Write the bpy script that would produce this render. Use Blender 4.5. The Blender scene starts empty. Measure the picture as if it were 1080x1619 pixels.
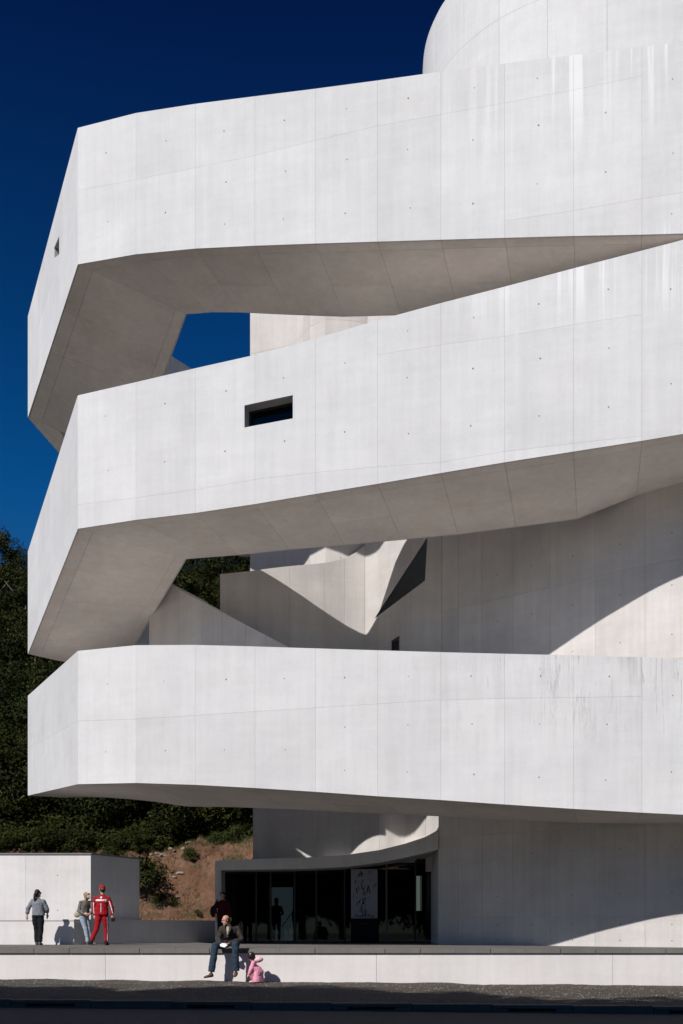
import bpy, bmesh, math, random
from mathutils import Vector, Matrix, noise
R = math.radians
rnd = random.Random(7)
scene = bpy.context.scene
COL = scene.collection

# ------------------------------------------------------------------ camera, sky, sun, exposure
EYE = 1.55                      # eye height above the road, metres
F = 1650.0                      # focal length in pixels of the 1080 px wide photograph
cam_d = bpy.data.cameras.new('camera'); cam = bpy.data.objects.new('camera', cam_d); COL.objects.link(cam)
cam.location = (0, 0, EYE); cam.rotation_euler = (R(90), 0, 0)
cam_d.sensor_fit = 'HORIZONTAL'; cam_d.sensor_width = 24.0; cam_d.lens = F / 1080 * 24.0
cam_d.shift_y = (1467 - 809.5) / 1080; cam_d.clip_start = 0.1; cam_d.clip_end = 3000
scene.camera = cam
scene.render.resolution_x = 683; scene.render.resolution_y = 1024

SUN_AZ, SUN_EL = 35.0, 38.0     # degrees left of straight behind the camera; height
world = bpy.data.worlds.new('World'); scene.world = world; world.use_nodes = True
wn = world.node_tree; wn.nodes.clear()
sky = wn.nodes.new('ShaderNodeTexSky'); sky.sky_type = 'NISHITA'; sky.sun_disc = False
sky.sun_elevation = R(SUN_EL); sky.sun_rotation = R(180 + SUN_AZ)
sky.air_density = 1.0; sky.dust_density = 0.2; sky.ozone_density = 3.0
# deep polarised blue: the same fall-off with height all round the horizon
tc = wn.nodes.new('ShaderNodeTexCoord'); sxyz = wn.nodes.new('ShaderNodeSeparateXYZ'); ramp_n = wn.nodes.new('ShaderNodeValToRGB')
els = ramp_n.color_ramp.elements
els[0].position = 0.0; els[0].color = (.55, .70, .82, 1); els[1].position = 1.0; els[1].color = (.02, .06, .22, 1)
for pos_, col_ in ((.2, (.20, .58, .92, 1)), (.375, (.03, .50, .96, 1)), (.465, (.022, .38, .78, 1)), (.664, (.018, .115, .38, 1))):
    e_ = els.new(pos_); e_.color = col_
tint = wn.nodes.new('ShaderNodeMix'); tint.data_type = 'RGBA'; tint.blend_type = 'MULTIPLY'; tint.inputs[0].default_value = 1
bg = wn.nodes.new('ShaderNodeBackground'); bg.inputs[1].default_value = 0.07
wo = wn.nodes.new('ShaderNodeOutputWorld')
wn.links.new(tc.outputs['Generated'], sxyz.inputs[0]); wn.links.new(sxyz.outputs[2], ramp_n.inputs[0])
wn.links.new(sky.outputs[0], tint.inputs[6]); wn.links.new(ramp_n.outputs[0], tint.inputs[7])
wn.links.new(tint.outputs[2], bg.inputs[0]); wn.links.new(bg.outputs[0], wo.inputs[0])
sun_d = bpy.data.lights.new('sun', 'SUN'); sun_d.energy = 4.8; sun_d.angle = R(0.5); sun_d.color = (1.0, 0.955, 0.92)
sun = bpy.data.objects.new('sun', sun_d); COL.objects.link(sun)
to_sun = Vector((-math.sin(R(SUN_AZ)) * math.cos(R(SUN_EL)), -math.cos(R(SUN_AZ)) * math.cos(R(SUN_EL)), math.sin(R(SUN_EL))))
sun.rotation_euler = to_sun.to_track_quat('Z', 'Y').to_euler(); sun.location = to_sun * 60
scene.view_settings.view_transform = 'Standard'; scene.view_settings.look = 'None'
scene.view_settings.gamma = 1; scene.view_settings.use_curve_mapping = False
scene.view_settings.exposure = -0.07

def P(px, py, d):
    """The point at depth d metres that the photograph shows at pixel (px, py)."""
    return Vector(((px - 540) * d / F, d, (1467 - py) * d / F + EYE))
def XY(px, d): return ((px - 540) * d / F, d)

# ------------------------------------------------------------------ materials
def new_mat(name):
    m = bpy.data.materials.new(name); m.use_nodes = True
    nt = m.node_tree; return m, nt, nt.nodes['Principled BSDF']
def N(nt, t, **kw):
    n = nt.nodes.new(t)
    for k, v in kw.items(): setattr(n, k, v)
    return n
def noise_tex(nt, scale, detail=4, rough=.55, vec=(1, 1, 1), distort=0.0):
    g = N(nt, 'ShaderNodeNewGeometry'); mp = N(nt, 'ShaderNodeMapping'); mp.inputs['Scale'].default_value = vec
    nt.links.new(g.outputs['Position'], mp.inputs[0])
    t = N(nt, 'ShaderNodeTexNoise'); t.inputs['Scale'].default_value = scale; t.inputs['Detail'].default_value = detail
    t.inputs['Roughness'].default_value = rough; t.inputs['Distortion'].default_value = distort
    nt.links.new(mp.outputs[0], t.inputs[0]); return t.outputs[0]
def maprange(nt, src, a, b, c, d, smooth=False):
    m = N(nt, 'ShaderNodeMapRange'); m.inputs[1].default_value = a; m.inputs[2].default_value = b
    m.inputs[3].default_value = c; m.inputs[4].default_value = d
    if smooth: m.interpolation_type = 'SMOOTHSTEP'
    nt.links.new(src, m.inputs[0]); return m.outputs[0]
def math_n(nt, op, a, b):
    m = N(nt, 'ShaderNodeMath', operation=op)
    for i, v in enumerate((a, b)):
        if isinstance(v, (int, float)): m.inputs[i].default_value = v
        else: nt.links.new(v, m.inputs[i])
    return m.outputs[0]
def mixc(nt, fac, a, b, mode='MIX'):
    m = N(nt, 'ShaderNodeMix', data_type='RGBA', blend_type=mode)
    if isinstance(fac, (int, float)): m.inputs[0].default_value = fac
    else: nt.links.new(fac, m.inputs[0])
    for i, v in ((6, a), (7, b)):
        if isinstance(v, tuple): m.inputs[i].default_value = v if len(v) == 4 else (*v, 1)
        else: nt.links.new(v, m.inputs[i])
    return m.outputs[2]
def scale_col(nt, col, fac):
    v = N(nt, 'ShaderNodeVectorMath', operation='SCALE')
    if isinstance(col, tuple): v.inputs[0].default_value = col[:3]
    else: nt.links.new(col, v.inputs[0])
    nt.links.new(fac, v.inputs['Scale']); return v.outputs[0]
def bump(nt, bsdf, src, strength, dist=0.01):
    b = N(nt, 'ShaderNodeBump'); b.inputs['Strength'].default_value = strength; b.inputs['Distance'].default_value = dist
    nt.links.new(src, b.inputs['Height']); nt.links.new(b.outputs[0], bsdf.inputs['Normal'])

def concrete(name, base, stain=0.0, vary=1.0):
    m, nt, b = new_mat(name)
    cloud = maprange(nt, noise_tex(nt, .6, 6, .68), .3, .7, 1 - .085 * vary, 1 + .045 * vary)
    streak = maprange(nt, noise_tex(nt, 1.0, 5, .65, (5, 5, .28)), .3, .72, 1 + .025 * vary, 1 - .055 * vary)
    bands = maprange(nt, noise_tex(nt, 1.0, 3, .6, (.5, .5, 4.5), .4), .35, .7, 1 + .012, 1 - .028 * vary)
    grain = maprange(nt, noise_tex(nt, 22, 4, .7), .25, .75, .965, 1.03)
    pore = maprange(nt, noise_tex(nt, 9, 3, .8), .66, .74, 1, .88)
    oi = N(nt, 'ShaderNodeObjectInfo'); per = maprange(nt, oi.outputs['Random'], 0, 1, 1 - .045 * vary, 1 + .02 * vary)
    f = cloud
    for q in (streak, bands, grain, pore, per): f = math_n(nt, 'MULTIPLY', f, q)
    col = scale_col(nt, base, f)
    # patches where the cast concrete cured warmer
    col = mixc(nt, maprange(nt, noise_tex(nt, .8, 4, .6), .5, .75, 0, .30), col, mixc(nt, 1.0, col, (1.0, .95, .88), 'MULTIPLY'))
    if stain:
        g = N(nt, 'ShaderNodeNewGeometry'); sx = N(nt, 'ShaderNodeSeparateXYZ'); nt.links.new(g.outputs['Position'], sx.inputs[0])
        X, Z = sx.outputs[0], sx.outputs[2]
        def band(a0, a1, b0, b1):
            return math_n(nt, 'MULTIPLY', maprange(nt, Z, a0, a1, 0, 1), maprange(nt, Z, b0, b1, 1, 0))
        # pale lime runs below the rims of the two upper ramps
        up = math_n(nt, 'ADD', band(16.4, 17.8, 18.6, 19.0), band(20.6, 22.6, 23.9, 24.2))
        up = math_n(nt, 'MULTIPLY', up, maprange(nt, X, 2.0, 5.5, 0, 1))
        runs = maprange(nt, noise_tex(nt, 1.0, 3, .6, (3.6, 3.6, .09)), .54, .62, 0, 1)
        col = mixc(nt, math_n(nt, 'MULTIPLY', math_n(nt, 'MULTIPLY', runs, up), .55), col, (.86, .86, .86))
        # thin dark wavy water runs at the top of the lowest ramp
        low = math_n(nt, 'MULTIPLY', band(5.9, 7.9, 8.4, 8.6), maprange(nt, X, .8, 6.5, 0, 1))
        w = noise_tex(nt, 1.0, 5, .62, (4.4, 4.4, .24), .9)
        line = math_n(nt, 'ABSOLUTE', math_n(nt, 'SUBTRACT', w, .52), 0)
        line = maprange(nt, line, .0, .02, 1, 0)
        brk = maprange(nt, noise_tex(nt, 1.0, 2, .5, (.9, .9, .35)), .36, .50, 0, 1)
        amt = math_n(nt, 'MULTIPLY', math_n(nt, 'MULTIPLY', line, low), math_n(nt, 'MULTIPLY', brk, .62))
        col = mixc(nt, amt, col, (.22, .21, .20))
        dirt = math_n(nt, 'MULTIPLY', low, maprange(nt, noise_tex(nt, 1.0, 4, .6, (5, 5, .8)), .48, .7, 0, .3))
        col = mixc(nt, dirt, col, (.38, .37, .35))
    nt.links.new(col, b.inputs['Base Color'])
    b.inputs['Roughness'].default_value = .82; b.inputs['Specular IOR Level'].default_value = .25
    hgt = math_n(nt, 'ADD', noise_tex(nt, 14, 5, .65), math_n(nt, 'MULTIPLY', noise_tex(nt, 1.3, 3), 4))
    bump(nt, b, hgt, .35, .006)
    return m
def plain(name, col, rough=.7, spec=.3, var=.12, scale=6, metallic=0, bumps=0):
    m, nt, b = new_mat(name)
    f = maprange(nt, noise_tex(nt, scale, 5, .6), .25, .75, 1 - var, 1 + var)
    nt.links.new(scale_col(nt, col, f), b.inputs['Base Color'])
    b.inputs['Roughness'].default_value = rough; b.inputs['Specular IOR Level'].default_value = spec; b.inputs['Metallic'].default_value = metallic
    if bumps: bump(nt, b, noise_tex(nt, scale * 3, 5, .6), bumps, .01)
    return m

M_WHITE = concrete('white_concrete', (.655, .655, .655), 1)
M_WALL = concrete('building_concrete', (.61, .585, .56), 0, 1.5)
M_SOFFIT = concrete('soffit_concrete', (.70, .66, .62), 0, 1.5)
M_LOW = concrete('terrace_concrete', (.74, .71, .69), 0, 1.0)
M_PAVE = concrete('grey_paving_stone', (.19, .178, .165), 0, 2.0)
M_TIE = plain('tie_hole_plug', (.19, .185, .18), .9, .1)
M_JOINT = plain('joint_core', (.34, .335, .33), .95, .1)
M_FRAME = plain('dark_steel_frame', (.014, .014, .015), .45, .5)
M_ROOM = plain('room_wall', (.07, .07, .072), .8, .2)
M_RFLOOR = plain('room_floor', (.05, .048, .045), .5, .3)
def glass(name, tintc, alpha):
    m, nt, b = new_mat(name); nt.nodes.remove(b)
    gl = N(nt, 'ShaderNodeBsdfGlossy'); gl.inputs['Roughness'].default_value = .02; gl.inputs[0].default_value = (.9, .95, 1, 1)
    tr = N(nt, 'ShaderNodeBsdfTransparent'); tr.inputs[0].default_value = (*tintc, 1)
    fr = N(nt, 'ShaderNodeFresnel'); fr.inputs[0].default_value = 1.36
    mx = N(nt, 'ShaderNodeMixShader'); nt.links.new(fr.outputs[0], mx.inputs[0]); nt.links.new(tr.outputs[0], mx.inputs[1]); nt.links.new(gl.outputs[0], mx.inputs[2])
    nt.links.new(mx.outputs[0], nt.nodes['Material Output'].inputs[0]); return m
M_GLASS = glass('tinted_glass', (.3, .33, .33), .5)
M_GLASSD = glass('dark_window_glass', (.12, .14, .16), .5)
def emis(name, col, s):
    m, nt, b = new_mat(name); b.inputs['Base Color'].default_value = (.1, .1, .1, 1)
    b.inputs['Emission Color'].default_value = (*col, 1); b.inputs['Emission Strength'].default_value = s; return m

# ------------------------------------------------------------------ building helpers
def mesh_obj(name, verts, faces, mat=None, parent=None, smooth=False, mats=None, fmat=None):
    me = bpy.data.meshes.new(name); me.from_pydata([tuple(v) for v in verts], [], faces); me.update()
    for mm in (mats or ([mat] if mat else [])): me.materials.append(mm)
    if fmat: me.polygons.foreach_set('material_index', fmat)
    if smooth: me.polygons.foreach_set('use_smooth', [True] * len(me.polygons))
    o = bpy.data.objects.new(name, me); COL.objects.link(o)
    if parent: attach(o, parent)
    return o
def world_loc(o):
    v = Vector(o.location)
    while o.parent: o = o.parent; v += Vector(o.location)
    return v
def attach(o, parent):
    """Parent a mesh whose vertices are in world coordinates (parents carry only translations)."""
    o.parent = parent; o.location = Vector(o.location) - world_loc(parent)
def tag(o, label=None, cat=None, group=None, kind=None):
    if label: o['label'] = label
    if cat: o['category'] = cat
    if group: o['group'] = group
    if kind: o['kind'] = kind
    return o
def empty(name, loc, label=None, cat=None, group=None, kind=None):
    o = bpy.data.objects.new(name, None); COL.objects.link(o); o.location = loc; o.empty_display_size = .3
    return tag(o, label, cat, group, kind)
class Geo:
    def __init__(s): s.v = []; s.f = []
    def add(s, vs, fs):
        n = len(s.v); s.v += [Vector(v) for v in vs]; s.f += [tuple(i + n for i in f) for f in fs]; return s
    def box(s, a, b):
        x0, y0, z0 = a; x1, y1, z1 = b
        return s.add([(x0, y0, z0), (x1, y0, z0), (x1, y1, z0), (x0, y1, z0), (x0, y0, z1), (x1, y0, z1), (x1, y1, z1), (x0, y1, z1)], BOXF)
    def slab(s, q, dirv):
        """q: 4 corners counter-clockwise seen from outside; extruded by dirv (inwards)."""
        return s.add(list(q) + [Vector(p) + dirv for p in q], [(0, 1, 2, 3), (7, 6, 5, 4), (0, 4, 5, 1), (1, 5, 6, 2), (2, 6, 7, 3), (3, 7, 4, 0)])
    def tube(s, pts, rads, n=8, cap=True):
        base = len(s.v); pts = [Vector(p) for p in pts]
        up = Vector((0, 0, 1)) if abs((pts[1] - pts[0]).normalized().z) < .9 else Vector((0, 1, 0))
        a = None
        for i, p in enumerate(pts):
            t = (pts[min(i + 1, len(pts) - 1)] - pts[max(i - 1, 0)]).normalized()
            a = t.cross(up).normalized() if a is None else (a - t * a.dot(t)).normalized(); b = t.cross(a)
            r = rads[i] if isinstance(rads[i], (tuple, list)) else (rads[i], rads[i])
            for k in range(n):
                th = 2 * math.pi * k / n; s.v.append(p + a * math.cos(th) * r[0] + b * math.sin(th) * r[1])
        for i in range(len(pts) - 1):
            for k in range(n):
                k2 = (k + 1) % n; o = base + i * n
                s.f.append((o + k, o + k2, o + n + k2, o + n + k))
        if cap:
            s.f.append(tuple(base + k for k in range(n))[::-1]); s.f.append(tuple(base + (len(pts) - 1) * n + k for k in range(n)))
        return s
    def ball(s, c, r, n=10, m=7):
        c = Vector(c); r = r if isinstance(r, (tuple, list)) else (r, r, r); base = len(s.v)
        s.v.append(c + Vector((0, 0, r[2])))
        for i in range(1, m):
            ph = math.pi * i / m
            for k in range(n):
                th = 2 * math.pi * k / n
                s.v.append(c + Vector((r[0] * math.sin(ph) * math.cos(th), r[1] * math.sin(ph) * math.sin(th), r[2] * math.cos(ph))))
        s.v.append(c - Vector((0, 0, r[2]))); last = len(s.v) - 1
        for k in range(n):
            k2 = (k + 1) % n; s.f.append((base, base + 1 + k, base + 1 + k2)); s.f.append((last, base + 1 + (m - 2) * n + k2, base + 1 + (m - 2) * n + k))
            for i in range(m - 2):
                o = base + 1 + i * n; s.f.append((o + k, o + n + k, o + n + k2, o + k2))
        return s
    def build(s, name, mat, parent=None, smooth=False, **kw):
        return mesh_obj(name, s.v, s.f, mat, parent, smooth, **kw)
BOXF = [(0, 3, 2, 1), (4, 5, 6, 7), (0, 1, 5, 4), (1, 2, 6, 5), (2, 3, 7, 6), (3, 0, 4, 7)]
def fix_normals(o):
    bm = bmesh.new(); bm.from_mesh(o.data); bmesh.ops.recalc_face_normals(bm, faces=bm.faces); bm.to_mesh(o.data); bm.free()
def bool_cut(o, cutter):
    """Cut a prism out of one mesh; both have world coordinates apart from the parents' translation."""
    bm = bmesh.new(); bm.from_mesh(o.data); bmesh.ops.triangulate(bm, faces=bm.faces); bm.to_mesh(o.data); bm.free()
    md = o.modifiers.new('cut', 'BOOLEAN'); md.object = cutter; md.operation = 'DIFFERENCE'; md.solver = 'EXACT'; md.use_self = True; md.use_hole_tolerant = True
    bpy.context.view_layer.update()
    dg = bpy.context.evaluated_depsgraph_get(); me = bpy.data.meshes.new_from_object(o.evaluated_get(dg))
    o.modifiers.clear(); old = o.data; o.data = me; bpy.data.meshes.remove(old)
def cut_where(objs, cutter_geo):
    c = cutter_geo.build('cutter', None); fix_normals(c)
    bm = bmesh.new(); bm.from_mesh(c.data); bmesh.ops.triangulate(bm, faces=bm.faces); bm.to_mesh(c.data); bm.free()
    cmin = [min(v.co[i] for v in c.data.vertices) for i in range(3)]; cmax = [max(v.co[i] for v in c.data.vertices) for i in range(3)]
    for o in objs:
        w = world_loc(o); vs = [v.co + w for v in o.data.vertices]
        if all(min(v[i] for v in vs) < cmax[i] and max(v[i] for v in vs) > cmin[i] for i in range(3)): bool_cut(o, c)
    me = c.data; bpy.data.objects.remove(c); bpy.data.meshes.remove(me)
def interp(tab, x):
    if x <= tab[0][0]: return tab[0][1]
    for (a, u), (b, v) in zip(tab, tab[1:]):
        if x <= b: return u + (v - u) * (x - a) / (b - a)
    return tab[-1][1]

def sinterp(tab, x):
    """smooth (Catmull-Rom) reading of a table"""
    if x <= tab[0][0]: return tab[0][1]
    if x >= tab[-1][0]: return tab[-1][1]
    for k in range(len(tab) - 1):
        if tab[k][0] <= x <= tab[k + 1][0]:
            x0, y0 = tab[max(k - 1, 0)]; x1, y1 = tab[k]; x2, y2 = tab[k + 1]; x3, y3 = tab[min(k + 2, len(tab) - 1)]
            m1 = (y2 - y0) / (x2 - x0); m2 = (y3 - y1) / (x3 - x1); h = x2 - x1; t = (x - x1) / h
            return (2*t**3 - 3*t*t + 1) * y1 + (t**3 - 2*t*t + t) * h * m1 + (-2*t**3 + 3*t*t) * y2 + (t**3 - t*t) * h * m2
TH = .028     # depth of a formwork panel's face in front of the core
def panel_quad(a, b, c, d, gap, parent, mat, name='panel', th=TH):
    """a,b,c,d counter-clockwise seen from outside; joints left open all round."""
    q = [Vector(a), Vector(b), Vector(c), Vector(d)]; out = []
    for i in range(4):
        p = q[i]; u = (q[(i + 1) % 4] - p); v = (q[(i - 1) % 4] - p)
        gx = gap if not isinstance(gap, tuple) else gap[i % 2]
        if u.length < .02 or v.length < .02: return None
        u = u.normalized(); v = v.normalized()
        out.append(p + (u + v) * (gap / max(.3, u.cross(v).length)))
    n = (q[1] - q[0]).cross(q[3] - q[0]).normalized()
    return Geo().slab(out, -n * th).build(name, mat, parent)
def tie(g, p, n, r=.026):
    """a mortar plug standing 3 mm in its tie hole on the face with normal n"""
    n = Vector(n).normalized(); a = n.cross(Vector((0, 0, 1)))
    if a.length < .1: a = Vector((1, 0, 0))
    a.normalize(); b = n.cross(a); p = Vector(p) + n * .003
    vs = [p + a * math.cos(k * math.pi / 3) * r + b * math.sin(k * math.pi / 3) * r for k in range(6)]
    g.add(vs + [v - n * .02 for v in vs], [(0, 1, 2, 3, 4, 5), (11, 10, 9, 8, 7, 6)] + [(k, 6 + k, 6 + (k + 1) % 6, (k + 1) % 6) for k in range(6)])

# ------------------------------------------------------------------ the ground
TZ = EYE - .53                  # top of the terrace
def grid_sheet(name, x0, x1, y0, y1, nx, ny, fz, mat, kind='structure', smooth=True):
    vs = []; fs = []
    for j in range(ny + 1):
        for i in range(nx + 1):
            x = x0 + (x1 - x0) * i / nx; y = y0 + (y1 - y0) * j / ny; vs.append((x, y, fz(x, y)))
    for j in range(ny):
        for i in range(nx):
            a = j * (nx + 1) + i; fs.append((a, a + 1, a + nx + 2, a + nx + 1))
    o = mesh_obj(name, vs, fs, mat, smooth=smooth); return tag(o, kind=kind)
def slope(x): return -.0105 * max(-20, min(20, x))
m, nt, b = new_mat('earth')
nt.links.new(mixc(nt, noise_tex(nt, .3, 5), (.05, .055, .025), (.12, .08, .05)), b.inputs['Base Color']); b.inputs['Roughness'].default_value = .95
M_EARTH = m
grid_sheet('ground', -400, 400, -300, 900, 8, 8, lambda x, y: -.45, M_EARTH)
m, nt, b = new_mat('asphalt')
c = mixc(nt, maprange(nt, noise_tex(nt, 60, 3, .8), .45, .7, 0, 1), (.024, .023, .023), (.05, .047, .044))
nt.links.new(c, b.inputs['Base Color']); b.inputs['Roughness'].default_value = .85; bump(nt, b, noise_tex(nt, 70, 3, .8), .6, .01)
M_ASPH = m
road_y = 20.25
m_bounce = plain('bounce_paving', (.58, .50, .42), .9, .1, .15, 2)
grid_sheet('bounce_ground', -80, 80, -60, 10.5, 8, 8, lambda x, y: .02, m_bounce)  # unseen pale paving, added to bounce warm light up onto the ramp soffits
grid_sheet('road', -80, 80, 10.5, road_y, 30, 4, lambda x, y: slope(x) - .06 + .01 * (road_y - y) * .3, M_ASPH)
m, nt, b = new_mat('gravel')
v = N(nt, 'ShaderNodeTexVoronoi'); v.inputs['Scale'].default_value = 28
g_ = N(nt, 'ShaderNodeNewGeometry'); nt.links.new(g_.outputs['Position'], v.inputs[0])
c = mixc(nt, maprange(nt, v.outputs['Distance'], .05, .5, 0, 1), (.21, .17, .13), (.05, .041, .033))
c = mixc(nt, maprange(nt, noise_tex(nt, 1.6, 4), .45, .7, 0, .6), c, (.10, .085, .065))
nt.links.new(c, b.inputs['Base Color']); b.inputs['Roughness'].default_value = .95; bump(nt, b, v.outputs['Distance'], 1.0, .03)
M_GRAVEL = m
def gravel_z(x, y):
    t = (y - 20.4) / 6.6
    return slope(x) + .075 + .06 * t + .03 * noise.noise(Vector((x * .7, y * .9, 0))) + .016 * noise.noise(Vector((x * 5, y * 5, 3))) + (.05 * max(0, noise.noise(Vector((x * .6, 4, 1)))) * t)
grid_sheet('gravel_strip', -40, 40, 20.52, 27.0, 560, 60, gravel_z, M_GRAVEL)
# loose stones on the gravel
g = Geo(); r_ = random.Random(3)
for i in range(2600):
    x = r_.uniform(-10, 10); y = r_.uniform(20.8, 26.9); s = r_.uniform(.008, .03)
    z = gravel_z(x, y); vs = [(x + s * r_.uniform(.6, 1.3) * a, y + s * b_ * r_.uniform(.6, 1.2), z + s * c_ * .7) for a, b_, c_ in ((1, 0, 0), (0, 1, 0), (-1, 0, 0), (0, -1, 0), (0, 0, 1))]
    g.add(vs, [(0, 1, 4), (1, 2, 4), (2, 3, 4), (3, 0, 4)])
tag(g.build('loose_stones', plain('pebble', (.2, .185, .165), .9, .2, .3, 20)), 'small loose grey stones scattered over the gravel strip below the terrace', 'stones', kind='stuff')
# kerb of long stones, some with a drain slot
M_KERB = concrete('kerb_concrete', (.15, .125, .105), 0, 2.2)
kerb = empty('kerb', (0, road_y, 0), kind='structure')
L = 1.56
for i in range(-16, 16):
    x0 = i * L - .18; x1 = x0 + L - .012; zt = slope((x0 + x1) / 2) + .09; g = Geo()
    y0, y1 = road_y - .0, road_y + .26; zb = zt - .35
    if i % 2 == 0:
        s0, s1 = x0 + .3, x0 + 1.22; a, b_ = zt - .125, zt - .075
        g.box((x0, y0, b_), (x1, y1, zt)); g.box((x0, y0, zb), (s0, y1, b_)); g.box((s1, y0, zb), (x1, y1, b_)); g.box((s0, y0, zb), (s1, y1, a)); g.box((s0, y1 - .04, a), (s1, y1, b_))
    else: g.box((x0, y0, zb), (x1, y1, zt))
    o = g.build('kerb_stone', M_KERB, kerb); bv = o.modifiers.new('b', 'BEVEL'); bv.width = .012; bv.segments = 1
# litter on the road edge
# ------------------------------------------------------------------ terrace
terr = empty('terrace', (0, 26.95, 0), kind='structure')
TY = 26.95
Geo().box((-45, TY + .12, -.3), (45, 48.0, TZ - .125)).build('terrace_base', M_LOW, terr)
xs = [-44, -32, -22, -12.6, -6.1, .9, 7.0, 12.9, 22, 33, 44]
for a, b_ in zip(xs, xs[1:]):
    Geo().box((a + .004, TY, -.3), (b_ - .004, TY + .12, TZ - .13)).build('wall_panel', M_LOW, terr)
sw = .905
for i in range(-18, 18):
    x0 = i * sw + .22 + (.012 * ((i * 7) % 5) / 5); dz = .002 * ((i * 5) % 3)
    Geo().box((x0, TY - .055, TZ - .122), (x0 + sw - .012, TY + .8, TZ - dz)).build('coping_slab', M_PAVE, terr)
for side in (-1, 1):
    xa, xb = (-45, -18 * sw + .2) if side < 0 else (18 * sw + .23, 45)
    Geo().box((xa, TY - .055, TZ - .122), (xb, TY + .8, TZ)).build('coping_slab', M_PAVE, terr)
g = Geo()
for j, (ya, yb) in enumerate([(27.76, 29.2), (29.2, 30.7), (30.7, 32.3), (32.3, 34.2), (34.2, 36.5), (36.5, 40), (40, 48)]):
    for i in range(-11, 11):
        x0 = i * 1.8 + (.9 if j % 2 else 0)
        g.box((x0, ya + .006, TZ - .12), (x0 + 1.788, yb - .006, TZ - .001 - .002 * ((i + j) % 3)))
tag(g.build('paving', M_PAVE, terr), kind='stuff')
Geo().box((-45, 27.76, TZ - .124), (-19.9, 48, TZ - .002)).build('outer_paving', M_PAVE, terr)
Geo().box((19.9, 27.76, TZ - .124), (45, 48, TZ - .002)).build('outer_paving', M_PAVE, terr)

# ------------------------------------------------------------------ the museum
mus = empty('concrete_museum', (0, 32, TZ), 'white concrete museum with three stacked angular ramps projecting from its curved wall', 'building')
PXS = [123, 215, 309, 403, 499, 597, 697, 798, 907, 1015, 1112, 1230, 1360]
DEP = [(123, 30.0), (215, 29.1), (309, 28.62), (403, 28.22), (499, 27.85), (597, 27.45), (697, 27.05), (798, 26.65), (907, 26.22), (1015, 25.82), (1080, 25.6), (1360, 24.6)]
OUT = [Vector((*XY(p, interp(DEP, p)), 0)) for p in PXS]
INN = []
for i, p in enumerate(OUT):
    if i == 0: INN.append(Vector((*XY(295, 32.2), 0))); continue
    t = (OUT[min(i + 1, len(OUT) - 1)] - OUT[i - 1]).normalized(); n = Vector((-t.y, t.x, 0))
    INN.append(p + n * 3.4)
INN[1] = Vector((*XY(335, 32.1), 0))
FAR_O = Vector((*XY(44, 39.3), 0)); FAR_I = Vector((-7.75, 39.1, 0))
def along(a, b, t): return a + (b - a) * t
D2 = Vector((.60, .80, 0))
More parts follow.
